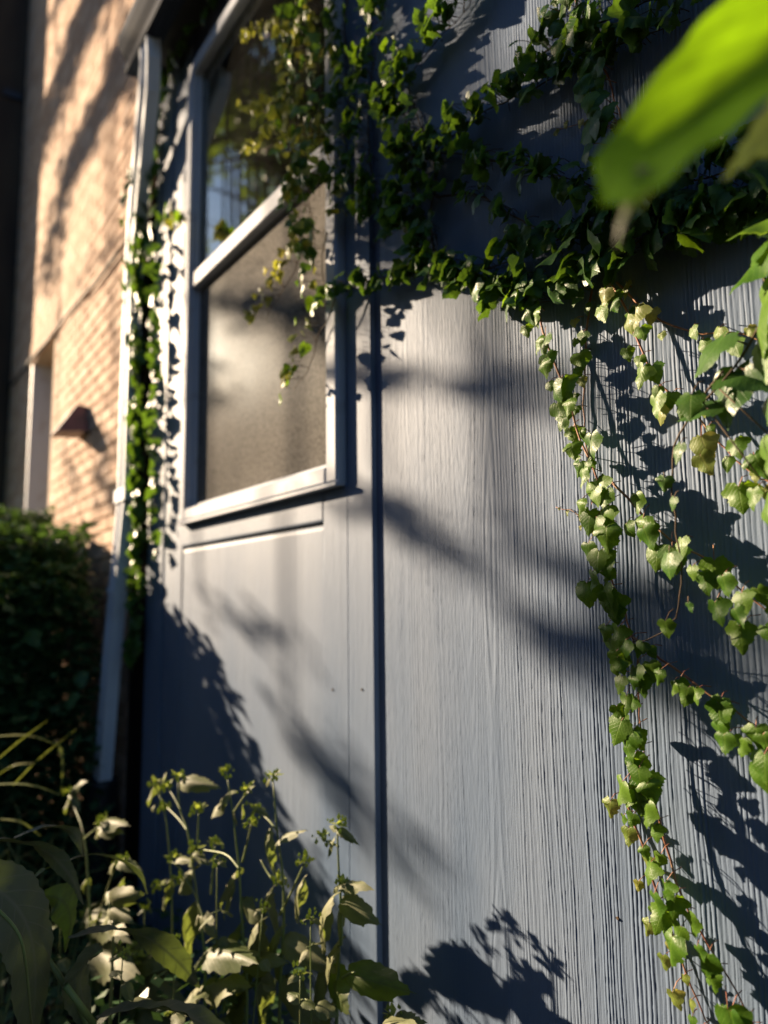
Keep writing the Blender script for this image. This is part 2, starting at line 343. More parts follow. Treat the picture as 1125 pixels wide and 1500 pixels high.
# window
win = part('window', bevelled((WX0, -.024, WZ0), (WX0+.054, .03, WZ1), .006).mesh('window', WHITE), shed)
for a, b in (((WX1-.054, -.024, WZ0), (WX1, .03, WZ1)), ((WX0+.0546, -.0245, WZ0), (WX1-.0545, .03, WZ0+.046)), ((WX0+.0546, -.0245, WZ1-.06), (WX1-.0545, .03, WZ1))):
    part('frame', bevelled(a, b, .006).mesh('frame', WHITE), win)
IX0, IX1 = WX0+.055, WX1-.055
part('drip_edge', MB().box((WX0-.004, -.03, WZ0-.010), (WX1+.004, .016, WZ0-.001)).mesh('drip_edge', WHITE), win)
part('meeting_rail', bevelled((IX0, -.012, 2.598), (IX1, .022, 2.660), .005).mesh('meeting_rail', WHITE), win)
for a, b in (((IX0, -.004, 2.6605), (IX0+.016, .02, WZ1-.061)), ((IX1-.016, -.004, 2.6605), (IX1, .02, WZ1-.061)), ((IX0, .004, WZ0+.0465), (IX0+.014, .028, 2.597)), ((IX1-.014, .004, WZ0+.0465), (IX1, .028, 2.597)), ((IX0+.0145, .004, WZ0+.0465), (IX1-.0145, .028, WZ0+.062))):
    part('sash_bead', bevelled(a, b, .003).mesh('sash_bead', WHITE), win)
part('upper_pane', MB().box((IX0+.005, .012, 2.65), (IX1-.005, .016, WZ1-.05)).mesh('upper_pane', GLASS), win)
part('lower_pane', MB().box((IX0+.005, .020, WZ0+.05), (IX1-.005, .024, 2.61)).mesh('lower_pane', SCREEN), win)
part('apron_seam', MB().box((-2.655, .008, 1.5925), (-1.62, .0145, 1.6005)).mesh('apron_seam', BLACKP), shed)
for px, py in ((487, 1010), (530, 1010), (905, 1345)):
    p = wp(px, py); part('nail_head', MB().tube([p+Vector((0, .004, 0)), p+Vector((0, -.0015, 0))], .0028, .0025, 8).mesh('nail_head', STEMB), shed)
# lantern standing inside on the window board
lan = thing('glass_lantern', 'pale square glass lantern standing behind the lower window pane', 'lantern', (-2.22, .20, 2.02))
part('lantern_body', MB().box((-2.28, .14, 2.02), (-2.16, .26, 2.20)).mesh('lantern_body', mat('frosted_glass', (.6, .72, .75), .4)), lan)
part('lantern_cap', MB().poly([(-2.29, .13, 2.20), (-2.15, .13, 2.20), (-2.15, .27, 2.20), (-2.29, .27, 2.20), (-2.22, .20, 2.26)], [(0, 1, 4), (1, 2, 4), (2, 3, 4), (3, 0, 4), (3, 2, 1, 0)]).mesh('lantern_cap', WHITE), lan)
st = thing('window_shelf', 'dark shelf inside the window under the pale lantern', 'shelf', (-2.1, .2, 1.98))
part('shelf_board', MB().box((-2.92, .145, 1.995), (-1.2, .33, 2.018)).mesh('shelf_board', DARKWOOD), st)

# ================================================================== BRICK HOUSE
house = thing('brick_house', 'tan brick house wall with a white door recess beyond the grey building', 'house', (-5.2, .1, 0))
BY = .030
DX0, DX1, DZ1 = -6.20, -5.42, 3.30                    # door opening
mw_ = MB()
mw_.box((DX1, BY+.008, 0), (-3.062, .5, 9)).box((-7.42, BY+.008, 0), (DX0, .5, 9)).box((DX0, BY+.008, DZ1), (DX1, .5, 9)).box((DX0, .32, 0), (DX1, .5, DZ1))
part('wall', mw_.mesh('wall', MORTAR), house)
CH, CL, J = .0750, .2150, .010
base = []
for v in range(5):
    w, d, h = CL-J, .10, CH-J; e = .003
    m = bevelled((-w/2, 0, -h/2), (w/2, d*.5, h/2), .004)
    m.V = [(x+rnd.uniform(-e, e), y+rnd.uniform(-.0015, .0015), z+rnd.uniform(-e, e)*.7) for x, y, z in m.V]
    base.append(m.mesh('brick', BRICKS[v % 4]))
spots = []
nrow = int(8.9/CH)
for r in range(nrow):
    z = .04+CH*r+CH/2; off = (CL/2 if r % 2 else 0)
    k = 0
    while True:
        x = -3.18-off-k*CL; k += 1
        if x < -7.35: break
        if DX0-.12 < x < DX1+.10 and z < DZ1+.20:      # opening and its lintel
            continue
        spots.append((x, z))
def vis(x, z):
    q = RM.T @ (np.array([x, BY, z])-CAM)
    if q[2] >= 0: return 0
    px = CX+F*q[0]/-q[2]; py = CY-F*q[1]/-q[2]
    if px < -15 or px > 225 or py < -15 or py > 900: return 0
    return 1/np.linalg.norm(q)
spots.sort(key=lambda s: -vis(*s))
rest = MB()
for i, (x, z) in enumerate(spots):
    if i < 300 and vis(x, z) > 0:
        o = part('brick', base[rnd.randrange(5)], house); o.location = Vector((x, BY+rnd.uniform(-.002, .002), z))
        if rnd.random() < .5: o.rotation_euler = (0, 0, math.pi*0)
    else:
        a = Vector((x-(CL-J)/2, BY+rnd.uniform(-.002, .002), z-(CH-J)/2)); rest.box(a, (a.x+CL-J, BY+.02, a.z+CH-J))
me = rest.mesh('brickwork', BRICKS); pi = 0
idx = [0]*len(me.polygons)
for i in range(len(me.polygons)): idx[i] = (hash((i//6)*2654435761) >> 7) % 4
me.polygons.foreach_set('material_index', idx)
setp(part('brickwork', me, house), kind='stuff')
# soldier course over the recess, frame, jamb, door
for k in range(15):
    x = DX0-.10+k*.0715; part('lintel_brick', bevelled((x, BY-.006, DZ1+.006), (x+.0615, BY+.05, DZ1+.205), .004).mesh('lintel_brick', BRICKS[k % 4]), house)
door = part('door', MB().box((DX0+.05, .27, .1), (DX1-.02, .31, DZ1-.05)).mesh('door', WHITE), house)
part('door_frame', MB().box((DX0, BY-.012, .02), (DX0+.045, .315, DZ1-.004)).box((DX0+.046, .20, DZ1-.05), (DX1-.002, .315, DZ1-.004)).mesh('door_frame', WHITE), door)
part('handle', MB().tube([(DX1-.12, .27, 1.2), (DX1-.12, .21, 1.2), (DX1-.2, .21, 1.2)], .01, .01, 8).mesh('handle', COPPER, True), door)
# thin dark tube put in for the shadow line across the brick
cb = MB(); A = wp(8, 572, BY-.02); B = wp(192, 345, BY-.02)
cb.tube([A.lerp(B, t/12)+Vector((0, 0, -.02*math.sin(t/12*math.pi*3)**2)) for t in range(13)], .010, .010, 6)
setp(part('wall_shadow_line', cb.mesh('wall_shadow_line', DARKWOOD, True)), 'thin dark line standing in for a shadow along the tan brick wall over the door recess', 'shadow line')
# pyramid lamp
lc = Vector((-4.40, BY, 2.40)); s = .115
lamp = thing('wall_lamp', 'dark bronze pyramid shaped lamp on the brick wall beside the white door recess', 'lamp', lc)
y0 = BY-.004; m = MB()
m.poly([(lc.x-s, y0, lc.z-.02), (lc.x+s, y0, lc.z-.02), (lc.x+s*.8, y0-.17, lc.z-.035), (lc.x-s*.8, y0-.17, lc.z-.035), (lc.x-.03, y0, lc.z+.15), (lc.x+.03, y0, lc.z+.15), (lc.x+.02, y0-.05, lc.z+.15), (lc.x-.02, y0-.05, lc.z+.15)],
       [(0, 3, 7, 4), (3, 2, 6, 7), (2, 1, 5, 6), (4, 7, 6, 5), (0, 4, 5, 1), (0, 1, 2, 3)])
part('lamp_shade', m.mesh('lamp_shade', COPPER), lamp)
part('backplate', MB().box((lc.x-.05, BY-.012, lc.z-.015), (lc.x+.05, BY+.006, lc.z+.10)).mesh('backplate', COPPER), lamp)
# darker wing beyond
wing = thing('timber_wing', 'dark brown timber corner post and wing past the far end of the brick wall', 'building', (-8, .2, 0))
part('post', bevelled((-7.72, -.42, 0), (-7.43, .4, 9), .02).mesh('post', DARKWOOD), wing)
for k in range(30):
    part('weatherboard', bevelled((-9.6, -.36, k*.3), (-7.73, .3, k*.3+.29), .01).mesh('weatherboard', DARKWOOD), wing)
part('pipe_clip', MB().box((-7.43, -.15, 6.35), (-7.40, .0, 6.42)).mesh('pipe_clip', GUTTER), wing)

# ================================================================== LEAVES
def leafmesh(name, m, half, cup=.25, droop=.35, wave=.05, seed=0, teeth=0.0, sub=1):
    """half: outline (x,y) of the right half from the sinus to the tip, unit length; both halves meet at the midrib"""
    r = random.Random(seed); H = []
    for i, (x, y) in enumerate(half):
        H.append((x, y))
        if teeth and i < len(half)-1 and i > 0:
            x2, y2 = half[i+1]; mx, my = (x+x2)/2, (y+y2)/2; nx, ny = (y2-y), -(x2-x); l = math.hypot(nx, ny) or 1
            H.append((mx-nx/l*teeth*-1, my-ny/l*teeth*-1))
    N = len(H); V = []; Fc = []; UV = []
    def zz(x, y, s): return -cup*abs(x)**1.2*1.0 - droop*max(0, -y)**2 + wave*math.sin(7*y+s*3+seed)*min(1, abs(x)*3)
    y0 = H[0][1]
    for i in range(N): V.append((0, min(0, max(-1, H[i][1] if i else 0)) if i else 0, 0))
    sp = [(0, 0)] + [(0, min(-.02*i/N, H[i][1])) for i in range(1, N)]
    V = []; layers = [0, .5, 1]
    idx = {}
    for s in (1, -1):
        jit = [(r.uniform(-.03, .03), r.uniform(-.03, .03)) for _ in H]
        for i in range(N):
            ox, oy = H[i][0]+(jit[i][0] if 0 < i < N-1 else 0), H[i][1]+(jit[i][1] if 0 < i < N-1 else 0)
            for li, l in enumerate(layers):
                if li == 0 and s == -1: idx[(s, i, 0)] = idx[(1, i, 0)]; continue
                x = s*max(0, ox)*l; y = sp[i][1]*(1-l)+oy*l
                idx[(s, i, li)] = len(V); V.append((x, y, zz(x, y, s))); UV.append((x, y))
        for i in range(N-1):
            for li in range(2):
                a, b, c, d = idx[(s, i, li)], idx[(s, i, li+1)], idx[(s, i+1, li+1)], idx[(s, i+1, li)]
                Fc.append((a, b, c, d) if s == -1 else (a, d, c, b))
    me = mesh(name, V, Fc, m, True)
    uv = me.uv_layers.new(name='UVMap'); lv = np.zeros(len(me.loops), np.int32); me.loops.foreach_get('vertex_index', lv)
    uv.data.foreach_set('uv', np.array(UV, np.float32)[lv].ravel())
    return me
IVH = [[(0, 0), (.10, .13), (.28, .17), (.42, .08), (.50, -.04), (.60, -.16), (.52, -.27), (.42, -.38), (.43, -.50), (.33, -.62), (.20, -.76), (.10, -.90), (0, -1)],
       [(0, 0), (.12, .10), (.30, .12), (.46, .02), (.56, -.14), (.54, -.28), (.50, -.42), (.40, -.56), (.30, -.68), (.17, -.84), (0, -1)],
       [(0, 0), (.12, .16), (.34, .18), (.50, .04), (.66, -.10), (.60, -.26), (.44, -.34), (.46, -.46), (.36, -.60), (.24, -.68), (.16, -.84), (0, -1)]]
OVH = [(0, 0), (.16, .03), (.30, -.06), (.38, -.20), (.39, -.34), (.35, -.48), (.28, -.62), (.19, -.76), (.09, -.89), (0, -1)]
def ivyset(m, q=1.0): return [leafmesh('leaf', m, IVH[k % 3], (.18+.12*(k % 3))*q, (.15+.15*(k % 2))*q, (.04+.015*k)*q, k+1, .012) for k in range(6)]
LD, LL, LY, LN = ivyset(IVYD), ivyset(IVYL, .9), ivyset(IVYY), ivyset(IVYN)
OV = [leafmesh('leaf', WEED, OVH, .20+.06*k, .2+.12*k, .06, k+3, .016) for k in range(4)]
OVD = [leafmesh('leaf', WEEDD, OVH, .35, .2+.1*k, .05, k+5, .014) for k in range(2)]
HL = [leafmesh('leaf', HEDGE, OVH, .3, .2, .04, k+20) for k in range(3)]
def place(me, parent, pos, tip, nrm, size, wid=1.0, name='leaf'):
    y = -Vector(tip).normalized(); z = Vector(nrm); z = (z-y*z.dot(y))
    if z.length < 1e-4: z = Vector((0, -1, 0))
    z.normalize(); x = y.cross(z)
    Mx = Matrix((x*size*wid, y*size, z*size)).transposed().to_4x4(); Mx.translation = pos
    return part(name, me, parent, Mx)
U = rnd.uniform
def ivy_leaf(vine, me, p, size, style, stem, clear=.05):
    """leaf standing off the wall on a petiole from wall point p"""
    out = U(.6, 1.3)*clear
    q = p+Vector((U(-.5, .5)*size, -out, U(-.5, .3)*size))
    if style == 'flat':   n = (U(-.55, .25), -1, U(-.1, .55)); tip = (U(-.45, .45), U(-.25, .05), -1)
    elif style == 'side': n = (U(-1.2, .5), U(-1, .1), U(-.3, 1.1)); tip = (U(-1.0, .9), U(-1.1, .2), U(-1, -.35))
    else:                 n = (U(-1, .6), U(-1, -.2), U(0, .8)); tip = (U(-.8, .8), U(-.6, .4), -1)
    o = place(me, vine, q, tip, n, size, U(.85, 1.15))
    stem.tube([p+Vector((0, 0, .2*size)), p.lerp(q, .5)+Vector((0, 0, .25*size)), q], .0009, .0006, 3)
    return o
def vine(name, label, path, size, spacing, spread=0.0, style='flat', sets=((LL, 1),), stemm=STEMR, r=.0022, clear=.045, y=-.004, maxn=300, taper=True, group='ivy vines climbing on the grey wall', tips=None, jitter=.006):
    P = [wp(a[0], a[1], a[2] if len(a) > 2 else y) for a in path]
    L = sum((P[i+1]-P[i]).length for i in range(len(P)-1)); C = spline(P, max(8, int(L/.02)))
    C = [c+Vector((U(-1, 1)*jitter*.4, -abs(U(0, .3))*jitter, U(-1, 1)*jitter*.4)) for c in C]
    v = thing(name, label, 'ivy', C[0], group); stem = MB(); stem.tube(C, r, r*.4, 5)
    n = min(maxn, max(2, int(L/spacing))); bag = []
    for s_, w in sets: bag += [s_]*w
    k = len(C)-1
    for i in range(n):
        t = (i+U(.1, .9))/n*k; a = int(min(t, k-1)); p = C[a].lerp(C[a+1], t-a)
        if not spread:
            tg = (C[a+1]-C[a]).normalized(); sd = tg.cross(Vector((0, 1, 0))); p = p+sd*(1 if i % 2 else -1)*size*U(.1, .5)
        if spread:
            ang = U(0, 6.28); rr = spread*math.sqrt(U(0, 1)); p = p+Vector((math.cos(ang)*rr, 0, math.sin(ang)*rr)); 
        sz = size*U(.52, 1.28)*((1-.45*t/k) if taper else 1)
        d = abs(U(0, 1))*clear*.6 if spread else 0
        ivy_leaf(v, rnd.choice(rnd.choice(bag)), p+Vector((0, -d, 0)), sz, style, stem, clear)
        if spread and i % 9 == 0: stem.tube([C[a], C[a].lerp(p, .5)+Vector((0, -.01, .01)), p], .0012, .0008, 4)
    part('stem', stem.mesh('stem', stemm, True), v)
    return v
def vine_pairs(*a, **k): return vine(*a, **k)

BR = ((LL, 1),)
vine('ivy_vine', 'long sunlit ivy strand running down the middle of the right board', [(787, 447), (803, 505), (828, 570), (846, 630), (872, 690), (888, 745), (893, 800), (898, 850), (918, 905), (932, 960), (936, 1010), (940, 1060), (944, 1110), (952, 1160)], .033, .0125, 0, 'flat', BR, taper=False, clear=.026, y=-.022)
vine('ivy_vine', 'lower right ivy strand with round green leaves reaching the bottom corner', [(946, 1120), (958, 1170), (975, 1230), (990, 1290), (1012, 1340), (1045, 1395), (1078, 1450), (1105, 1500), (1120, 1530)], .035, .0125, 0, 'flat', BR, taper=False, clear=.026, y=-.022)
vine('ivy_vine', 'thin strand of yellow young ivy leaves left of the bottom strand', [(912, 1150), (930, 1205), (948, 1260), (968, 1325), (985, 1370), (1000, 1410), (1015, 1450), (1035, 1495), (1050, 1530)], .025, .022, 0, 'flat', ((LN, 3), (LY, 1), (LL, 1)), taper=False, clear=.02)
vine('ivy_vine', 'short reddish ivy shoot hanging straight down beside the longest strand', [(867, 425), (862, 470), (857, 520), (855, 580), (858, 640), (868, 690)], .027, .021, 0, 'flat', ((LN, 1), (LL, 2)), taper=False, clear=.025)
vine('ivy_vine', 'red stemmed ivy shoot with sparse small leaves curving to the right edge', [(893, 412), (918, 450), (935, 500), (955, 545), (985, 580), (1015, 600), (1045, 640), (1085, 680), (1125, 705), (1150, 715)], .030, .0165, 0, 'flat', ((LN, 1), (LL, 3)), taper=False, clear=.022, y=-.018)
vine('ivy_vine', 'ivy shoot arching right with folded pale leaves below the dark mass', [(905, 412), (935, 447), (972, 472), (1025, 488), (1080, 490), (1130, 500)], .032, .028, 0, 'flat', ((LN, 1), (LL, 1)), clear=.025)
vine('ivy_vine', 'upper side strand branching right off the middle strand with wide gaps', [(890, 700), (925, 735), (958, 770), (1000, 800), (1045, 822), (1085, 860), (1125, 895), (1150, 915)], .033, .0140, 0, 'flat', BR, taper=False, clear=.026, y=-.022)
vine('ivy_vine', 'lower side strand branching right from the thickest knot of leaves', [(925, 930), (965, 962), (1003, 985), (1045, 1020), (1080, 1045), (1125, 1075), (1150, 1095)], .032, .0125, 0, 'flat', BR, taper=False, clear=.026, y=-.022)
vine('ivy_vine', 'thin bare ivy tendril pointing left from the middle strand', [(885, 790), (862, 765), (838, 750), (815, 742)], .012, .022, 0, 'flat', ((LN, 1),), r=.0012, clear=.008)
vine('ivy_vine', 'loose ivy twig hanging in front of the boards with pointed leaves', [(1062, 545, -.13), (1005, 615, -.12), (985, 680, -.11), (989, 760, -.11), (1000, 850, -.10), (985, 910, -.07), (940, 940, -.04), (880, 940, -.01)], .034, .060, 0, 'flat', ((LL, 1), (LD, 1)), STEMB, r=.0016, clear=.008)
for px, py, dx, sz, yy in ((1058, 505, -30, .062, -.14), (1090, 540, -20, .060, -.14), (1022, 590, -25, .058, -.13), (1005, 540, -22, .040, -.12)): pass

# big leaves at the right edge, on one near branch
vr = thing('ivy_branch', 'ivy branch with the largest leaves hanging in from the right edge', 'ivy', wp(1150, 420, -.08), 'ivy vines climbing on the grey wall')
stem = MB(); Cb = spline([wp(1175, 330, -.05), wp(1118, 385, -.08), (wp(1128, 440, -.09)), wp(1100, 500, -.11), wp(1070, 545, -.13), wp(1030, 590, -.13)], 30); stem.tube(Cb, .0025, .0014, 6)
for bx, by, tx, ty, sz, ms, nn in ((1060, 492, 1010, 548, .060, LD, (-.2, -.7, .6)), (1075, 545, 1135, 560, .062, LD, (.2, -.5, .8)), (1050, 590, 990, 610, .060, LD, (-.2, -.7, .7)), (1075, 545, 1048, 620, .05, LD, (-.3, -1, .3)),
        (1125, 365, 1062, 425, .052, LL, (-.5, -.8, .5)), (1128, 320, 1062, 345, .05, LL, (-.5, -.6, .7)), (1130, 400, 1108, 470, .05, LL, (-.6, -.7, .2)), (1120, 430, 1090, 520, .058, LL, (-.8, -.6, .2)), (1130, 480, 1112, 560, .055, LL, (-.5, -.9, .2)), (1135, 560, 1115, 620, .045, LD, (-.7, -.8, .2)), (1125, 350, 1095, 385, .05, LL, (-.3, -.6, .8)), (1130, 640, 1118, 700, .04, LL, (-.6, -.9, 0)), (1128, 720, 1116, 770, .035, LL, (-.6, -.9, 0))):
    b = wp(bx, by, -.12); t = wp(tx, ty, -.14); place(ms[rnd.randrange(5)], vr, b, t-b, nn, (t-b).length*1.02, 1.0)
    stem.tube([b, b.lerp(min(Cb, key=lambda c: (c-b).length), 1)], .0012, .0012, 4)
part('stem', stem.mesh('stem', STEMB, True), vr)

# shaded runners and masses in the upper half
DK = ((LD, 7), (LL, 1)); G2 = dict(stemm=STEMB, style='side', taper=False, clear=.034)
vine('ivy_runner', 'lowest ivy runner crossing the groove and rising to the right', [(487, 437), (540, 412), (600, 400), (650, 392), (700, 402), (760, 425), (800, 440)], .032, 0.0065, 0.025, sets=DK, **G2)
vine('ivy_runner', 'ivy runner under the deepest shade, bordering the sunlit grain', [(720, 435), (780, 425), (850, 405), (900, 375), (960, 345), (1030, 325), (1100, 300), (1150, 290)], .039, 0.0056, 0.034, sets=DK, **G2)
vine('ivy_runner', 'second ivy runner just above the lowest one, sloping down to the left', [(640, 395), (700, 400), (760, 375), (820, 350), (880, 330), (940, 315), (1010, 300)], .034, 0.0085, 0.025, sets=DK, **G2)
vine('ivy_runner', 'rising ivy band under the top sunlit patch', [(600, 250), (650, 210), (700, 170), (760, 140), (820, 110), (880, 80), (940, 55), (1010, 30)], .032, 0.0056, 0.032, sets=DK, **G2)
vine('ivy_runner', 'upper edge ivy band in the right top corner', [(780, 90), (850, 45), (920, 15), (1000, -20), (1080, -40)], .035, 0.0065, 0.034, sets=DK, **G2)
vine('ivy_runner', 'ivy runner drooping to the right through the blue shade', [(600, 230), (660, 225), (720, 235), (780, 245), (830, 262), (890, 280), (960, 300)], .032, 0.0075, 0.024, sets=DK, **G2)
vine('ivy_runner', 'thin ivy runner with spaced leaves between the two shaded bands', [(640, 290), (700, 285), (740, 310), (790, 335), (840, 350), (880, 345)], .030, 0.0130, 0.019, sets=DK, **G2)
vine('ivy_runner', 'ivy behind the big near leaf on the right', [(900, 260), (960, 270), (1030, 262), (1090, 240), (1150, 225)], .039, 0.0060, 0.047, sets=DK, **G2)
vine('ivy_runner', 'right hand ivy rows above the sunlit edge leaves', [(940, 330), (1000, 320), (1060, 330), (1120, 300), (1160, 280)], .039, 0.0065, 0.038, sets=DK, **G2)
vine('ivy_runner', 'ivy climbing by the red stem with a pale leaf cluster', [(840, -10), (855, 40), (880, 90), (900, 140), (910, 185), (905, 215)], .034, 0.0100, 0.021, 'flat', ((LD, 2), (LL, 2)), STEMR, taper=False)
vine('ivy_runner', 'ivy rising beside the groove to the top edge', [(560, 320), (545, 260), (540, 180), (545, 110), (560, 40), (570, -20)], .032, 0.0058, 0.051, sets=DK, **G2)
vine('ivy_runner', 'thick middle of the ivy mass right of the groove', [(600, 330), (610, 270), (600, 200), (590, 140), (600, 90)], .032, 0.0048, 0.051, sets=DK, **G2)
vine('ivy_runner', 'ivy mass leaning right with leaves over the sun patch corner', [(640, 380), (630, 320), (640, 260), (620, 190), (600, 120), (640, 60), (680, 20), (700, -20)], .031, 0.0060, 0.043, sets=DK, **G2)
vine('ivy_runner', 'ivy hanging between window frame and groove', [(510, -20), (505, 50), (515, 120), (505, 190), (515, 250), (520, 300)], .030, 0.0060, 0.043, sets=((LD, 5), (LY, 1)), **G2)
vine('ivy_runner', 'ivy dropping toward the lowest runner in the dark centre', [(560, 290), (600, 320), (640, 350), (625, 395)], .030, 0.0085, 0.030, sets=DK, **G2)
vine('ivy_tendril', 'bare thin tendril on the shaded board', [(620, 300), (585, 335), (560, 352), (545, 360)], .014, .03, 0, 'flat', ((LD, 1),), STEMB, r=.001, clear=.01)
vine('ivy_tendril', 'thin reddish tendril pointing left out of the pale cluster', [(905, 185), (860, 183), (815, 188)], .018, .022, 0, 'flat', ((LN, 1),), r=.0012, clear=.01)
# in front of the window
WG = dict(stemm=STEMB, style='loose', taper=False, y=-.035)
YL = ((LD, 3), (LY, 3), (LL, 1))
vine('window_ivy', 'tall curtain of yellow green ivy along the right window jamb', [(475, -30), (470, 40), (468, 110), (472, 180), (470, 240), (468, 290)], .032, .0066, .060, sets=YL, **WG)
vine('window_ivy', 'left fringe of the window ivy with wispy tips', [(455, -20), (445, 60), (450, 120), (435, 180), (450, 240)], .028, .0090, .060, sets=((LY, 2), (LD, 1), (LL, 1)), **WG)
vine('window_ivy', 'topmost wispy ivy tip reaching left over the upper pane', [(455, 50), (425, 45), (395, 52), (382, 58)], .028, .014, .015, sets=((LY, 1),), **WG)
vine('window_ivy', 'middle wispy ivy tip reaching left over the upper pane', [(460, 150), (425, 158), (395, 165), (375, 160)], .028, .014, .015, sets=((LY, 1),), **WG)
vine('window_ivy', 'lowest wispy ivy tip reaching left over the upper pane', [(460, 195), (430, 200), (400, 212), (378, 226)], .028, .014, .015, sets=((LY, 1),), **WG)
vine('window_ivy', 'dark ivy bunch hanging from the meeting rail over the lower pane', [(460, 250), (452, 290), (458, 330), (465, 375)], .036, .0060, .050, sets=((LD, 4), (LY, 1)), **WG)
vine('window_ivy', 'yellow ivy spray hanging diagonally across the lower pane', [(455, 350), (440, 375), (430, 400), (415, 425), (398, 450), (388, 470)], .028, .0095, .018, sets=((LY, 2), (LN, 1)), **WG)
vine('window_ivy', 'single thin ivy strand hanging lowest over the lower pane', [(492, 435), (482, 465), (468, 490), (458, 525), (448, 548), (430, 572)], .032, .015, .006, sets=((LL, 1), (LY, 1)), **WG)
vine('window_ivy', 'short ivy strand right beside the yellow spray', [(480, 340), (472, 380), (474, 410), (480, 430)], .028, .016, .01, sets=((LY, 1), (LD, 1)), **WG)
vine('window_ivy', 'small yellow ivy sprig at the left window jamb', [(266, 308), (274, 320), (285, 322)], .045, .02, .02, sets=((LY, 1), (LL, 1)), **WG)
# along the far corner and downspout
CG = dict(stemm=STEMB, style='loose', taper=False, clear=.035)
CS = ((LD, 1),)
vine('corner_ivy', 'upper ivy strand clinging to the downspout under the gutter', [(246, 110), (236, 190), (224, 260), (217, 340), (214, 420)], .055, .0095, .055, sets=CS, **CG)
vine('corner_ivy', 'lower ivy strand beside the downspout bracket', [(214, 420), (214, 520), (213, 620), (213, 720), (212, 800), (210, 900), (207, 950)], .055, .0105, .055, sets=CS, **CG)
vine('corner_ivy', 'ivy twigs on the outer side of the downspout', [(205, 230, -.1), (198, 330, -.11), (196, 440, -.11)], .050, .045, .035, sets=((LL, 1), (LD, 1)), **CG)
vine('corner_ivy', 'ivy stem climbing the far corner board', [(236, 100), (238, 300), (240, 480), (236, 640), (238, 800)], .055, .034, .02, sets=CS, **CG)
vine('corner_ivy', 'ivy creeping along the soffit above the window', [(250, 120), (268, 90), (290, 55), (315, 15), (330, -20)], .045, .025, .03, sets=CS, **CG)

# ================================================================== WEEDS
def ppath(px, y): return [wp(a[0], a[1], a[2] if len(a) > 2 else y) for a in px]
def weed(label, y, stems, leaves, buds, dark=()):
    base = wp(*stems[0][0], y) if len(stems[0][0]) == 2 else wp(*stems[0][0]); base = Vector((base.x, base.y, 0))
    w = thing('weed_plant', label, 'weed', base, 'weeds growing along the foot of the wall')
    st = MB()
    for i, s_ in enumerate(stems):
        P = ppath(s_, y)
        if i == 0: P = [Vector((P[0].x-.02, P[0].y, 0))]+P
        st.tube(spline(P, 14), .0042 if i == 0 else .0026, .0018, 6)
    part('stem', st.mesh('stem', STEMG, True), w)
    for k, l in enumerate(leaves):
        bx, by, tx, ty, wd = l[:5]; b = wp(bx, by, y); pl = math.hypot(tx-bx, ty-by)/F*1.9; t = wp(tx, ty, y+pl*U(-.28, .06)); L = (t-b).length
        n = l[5] if len(l) > 5 else (U(-.9, -.2), U(-1, -.5), U(.2, .9))
        d = (b-Vector(CAM)).length; wm = wd/F*d*1.0
        ms = OVD if (k in dark) else OV
        place(rnd.choice(ms), w, b, t-b, n, L, max(.45, min(1.1, wm/(L*.75))))
    for bx, by in buds:
        c = wp(bx, by, y); bm = MB()
        for q in range(14):
            p = c+Vector((U(-.016, .016), U(-.016, .016), U(-.012, .014))); r = U(.0025, .0055)
            bm.poly([p+Vector(v)*r for v in ((1, 0, 0), (0, 1, 0), (-1, 0, 0), (0, -1, 0), (0, 0, 1.6), (0, 0, -1.2))], [(0, 1, 4), (1, 2, 4), (2, 3, 4), (3, 0, 4), (1, 0, 5), (2, 1, 5), (3, 2, 5), (0, 3, 5)])
        for q in range(7):
            a = U(0, 6.28); d = Vector((math.cos(a), math.sin(a), U(-.2, .9))).normalized(); l = U(.014, .03); p = c+d*l; s_ = d.cross(Vector((0, 0, 1))).normalized()*l*.22
            bm.poly([c, c+d*l*.5+s_, p, c+d*l*.5-s_+Vector((0, 0, .002))], [(0, 1, 2, 3)])
        part('flower_bud', bm.mesh('flower_bud', BUD), w)
    return w
weed('tall branching weed with yellow green buds nearest the window side', -.30,
     [[(300, 1470), (299, 1388), (284, 1281), (275, 1217), (263, 1185), (261, 1146)], [(275, 1217), (262, 1200), (245, 1183)], [(252, 1400), (252, 1334), (250, 1277), (242, 1192), (227, 1150)], [(265, 1187), (255, 1168), (245, 1153)], [(288, 1245), (290, 1220), (291, 1192)], [(352, 1274), (331, 1252), (299, 1245)], [(300, 1350), (285, 1310), (262, 1270), (248, 1262)]],
     [(228, 1150, 207, 1170, 9), (238, 1150, 235, 1132, 7), (264, 1146, 286, 1136, 10), (226, 1182, 215, 1178, 8), (284, 1250, 265, 1262, 11), (285, 1250, 300, 1262, 10), (281, 1278, 245, 1302, 26), (258, 1260, 268, 1243, 9), (250, 1300, 217, 1318, 16), (248, 1290, 228, 1296, 12), (278, 1328, 246, 1374, 34), (296, 1340, 305, 1370, 18), (289, 1345, 270, 1350, 12), (300, 1400, 262, 1420, 30), (300, 1392, 345, 1372, 26), (299, 1440, 245, 1468, 38), (302, 1445, 350, 1430, 30), (290, 1480, 255, 1500, 36), (240, 1420, 205, 1460, 30), (235, 1405, 190, 1420, 26)],
     [(227, 1146), (261, 1138), (243, 1153), (240, 1182), (290, 1186), (254, 1256), (232, 1298), (262, 1290), (288, 1243)], dark=(13, 14, 17))
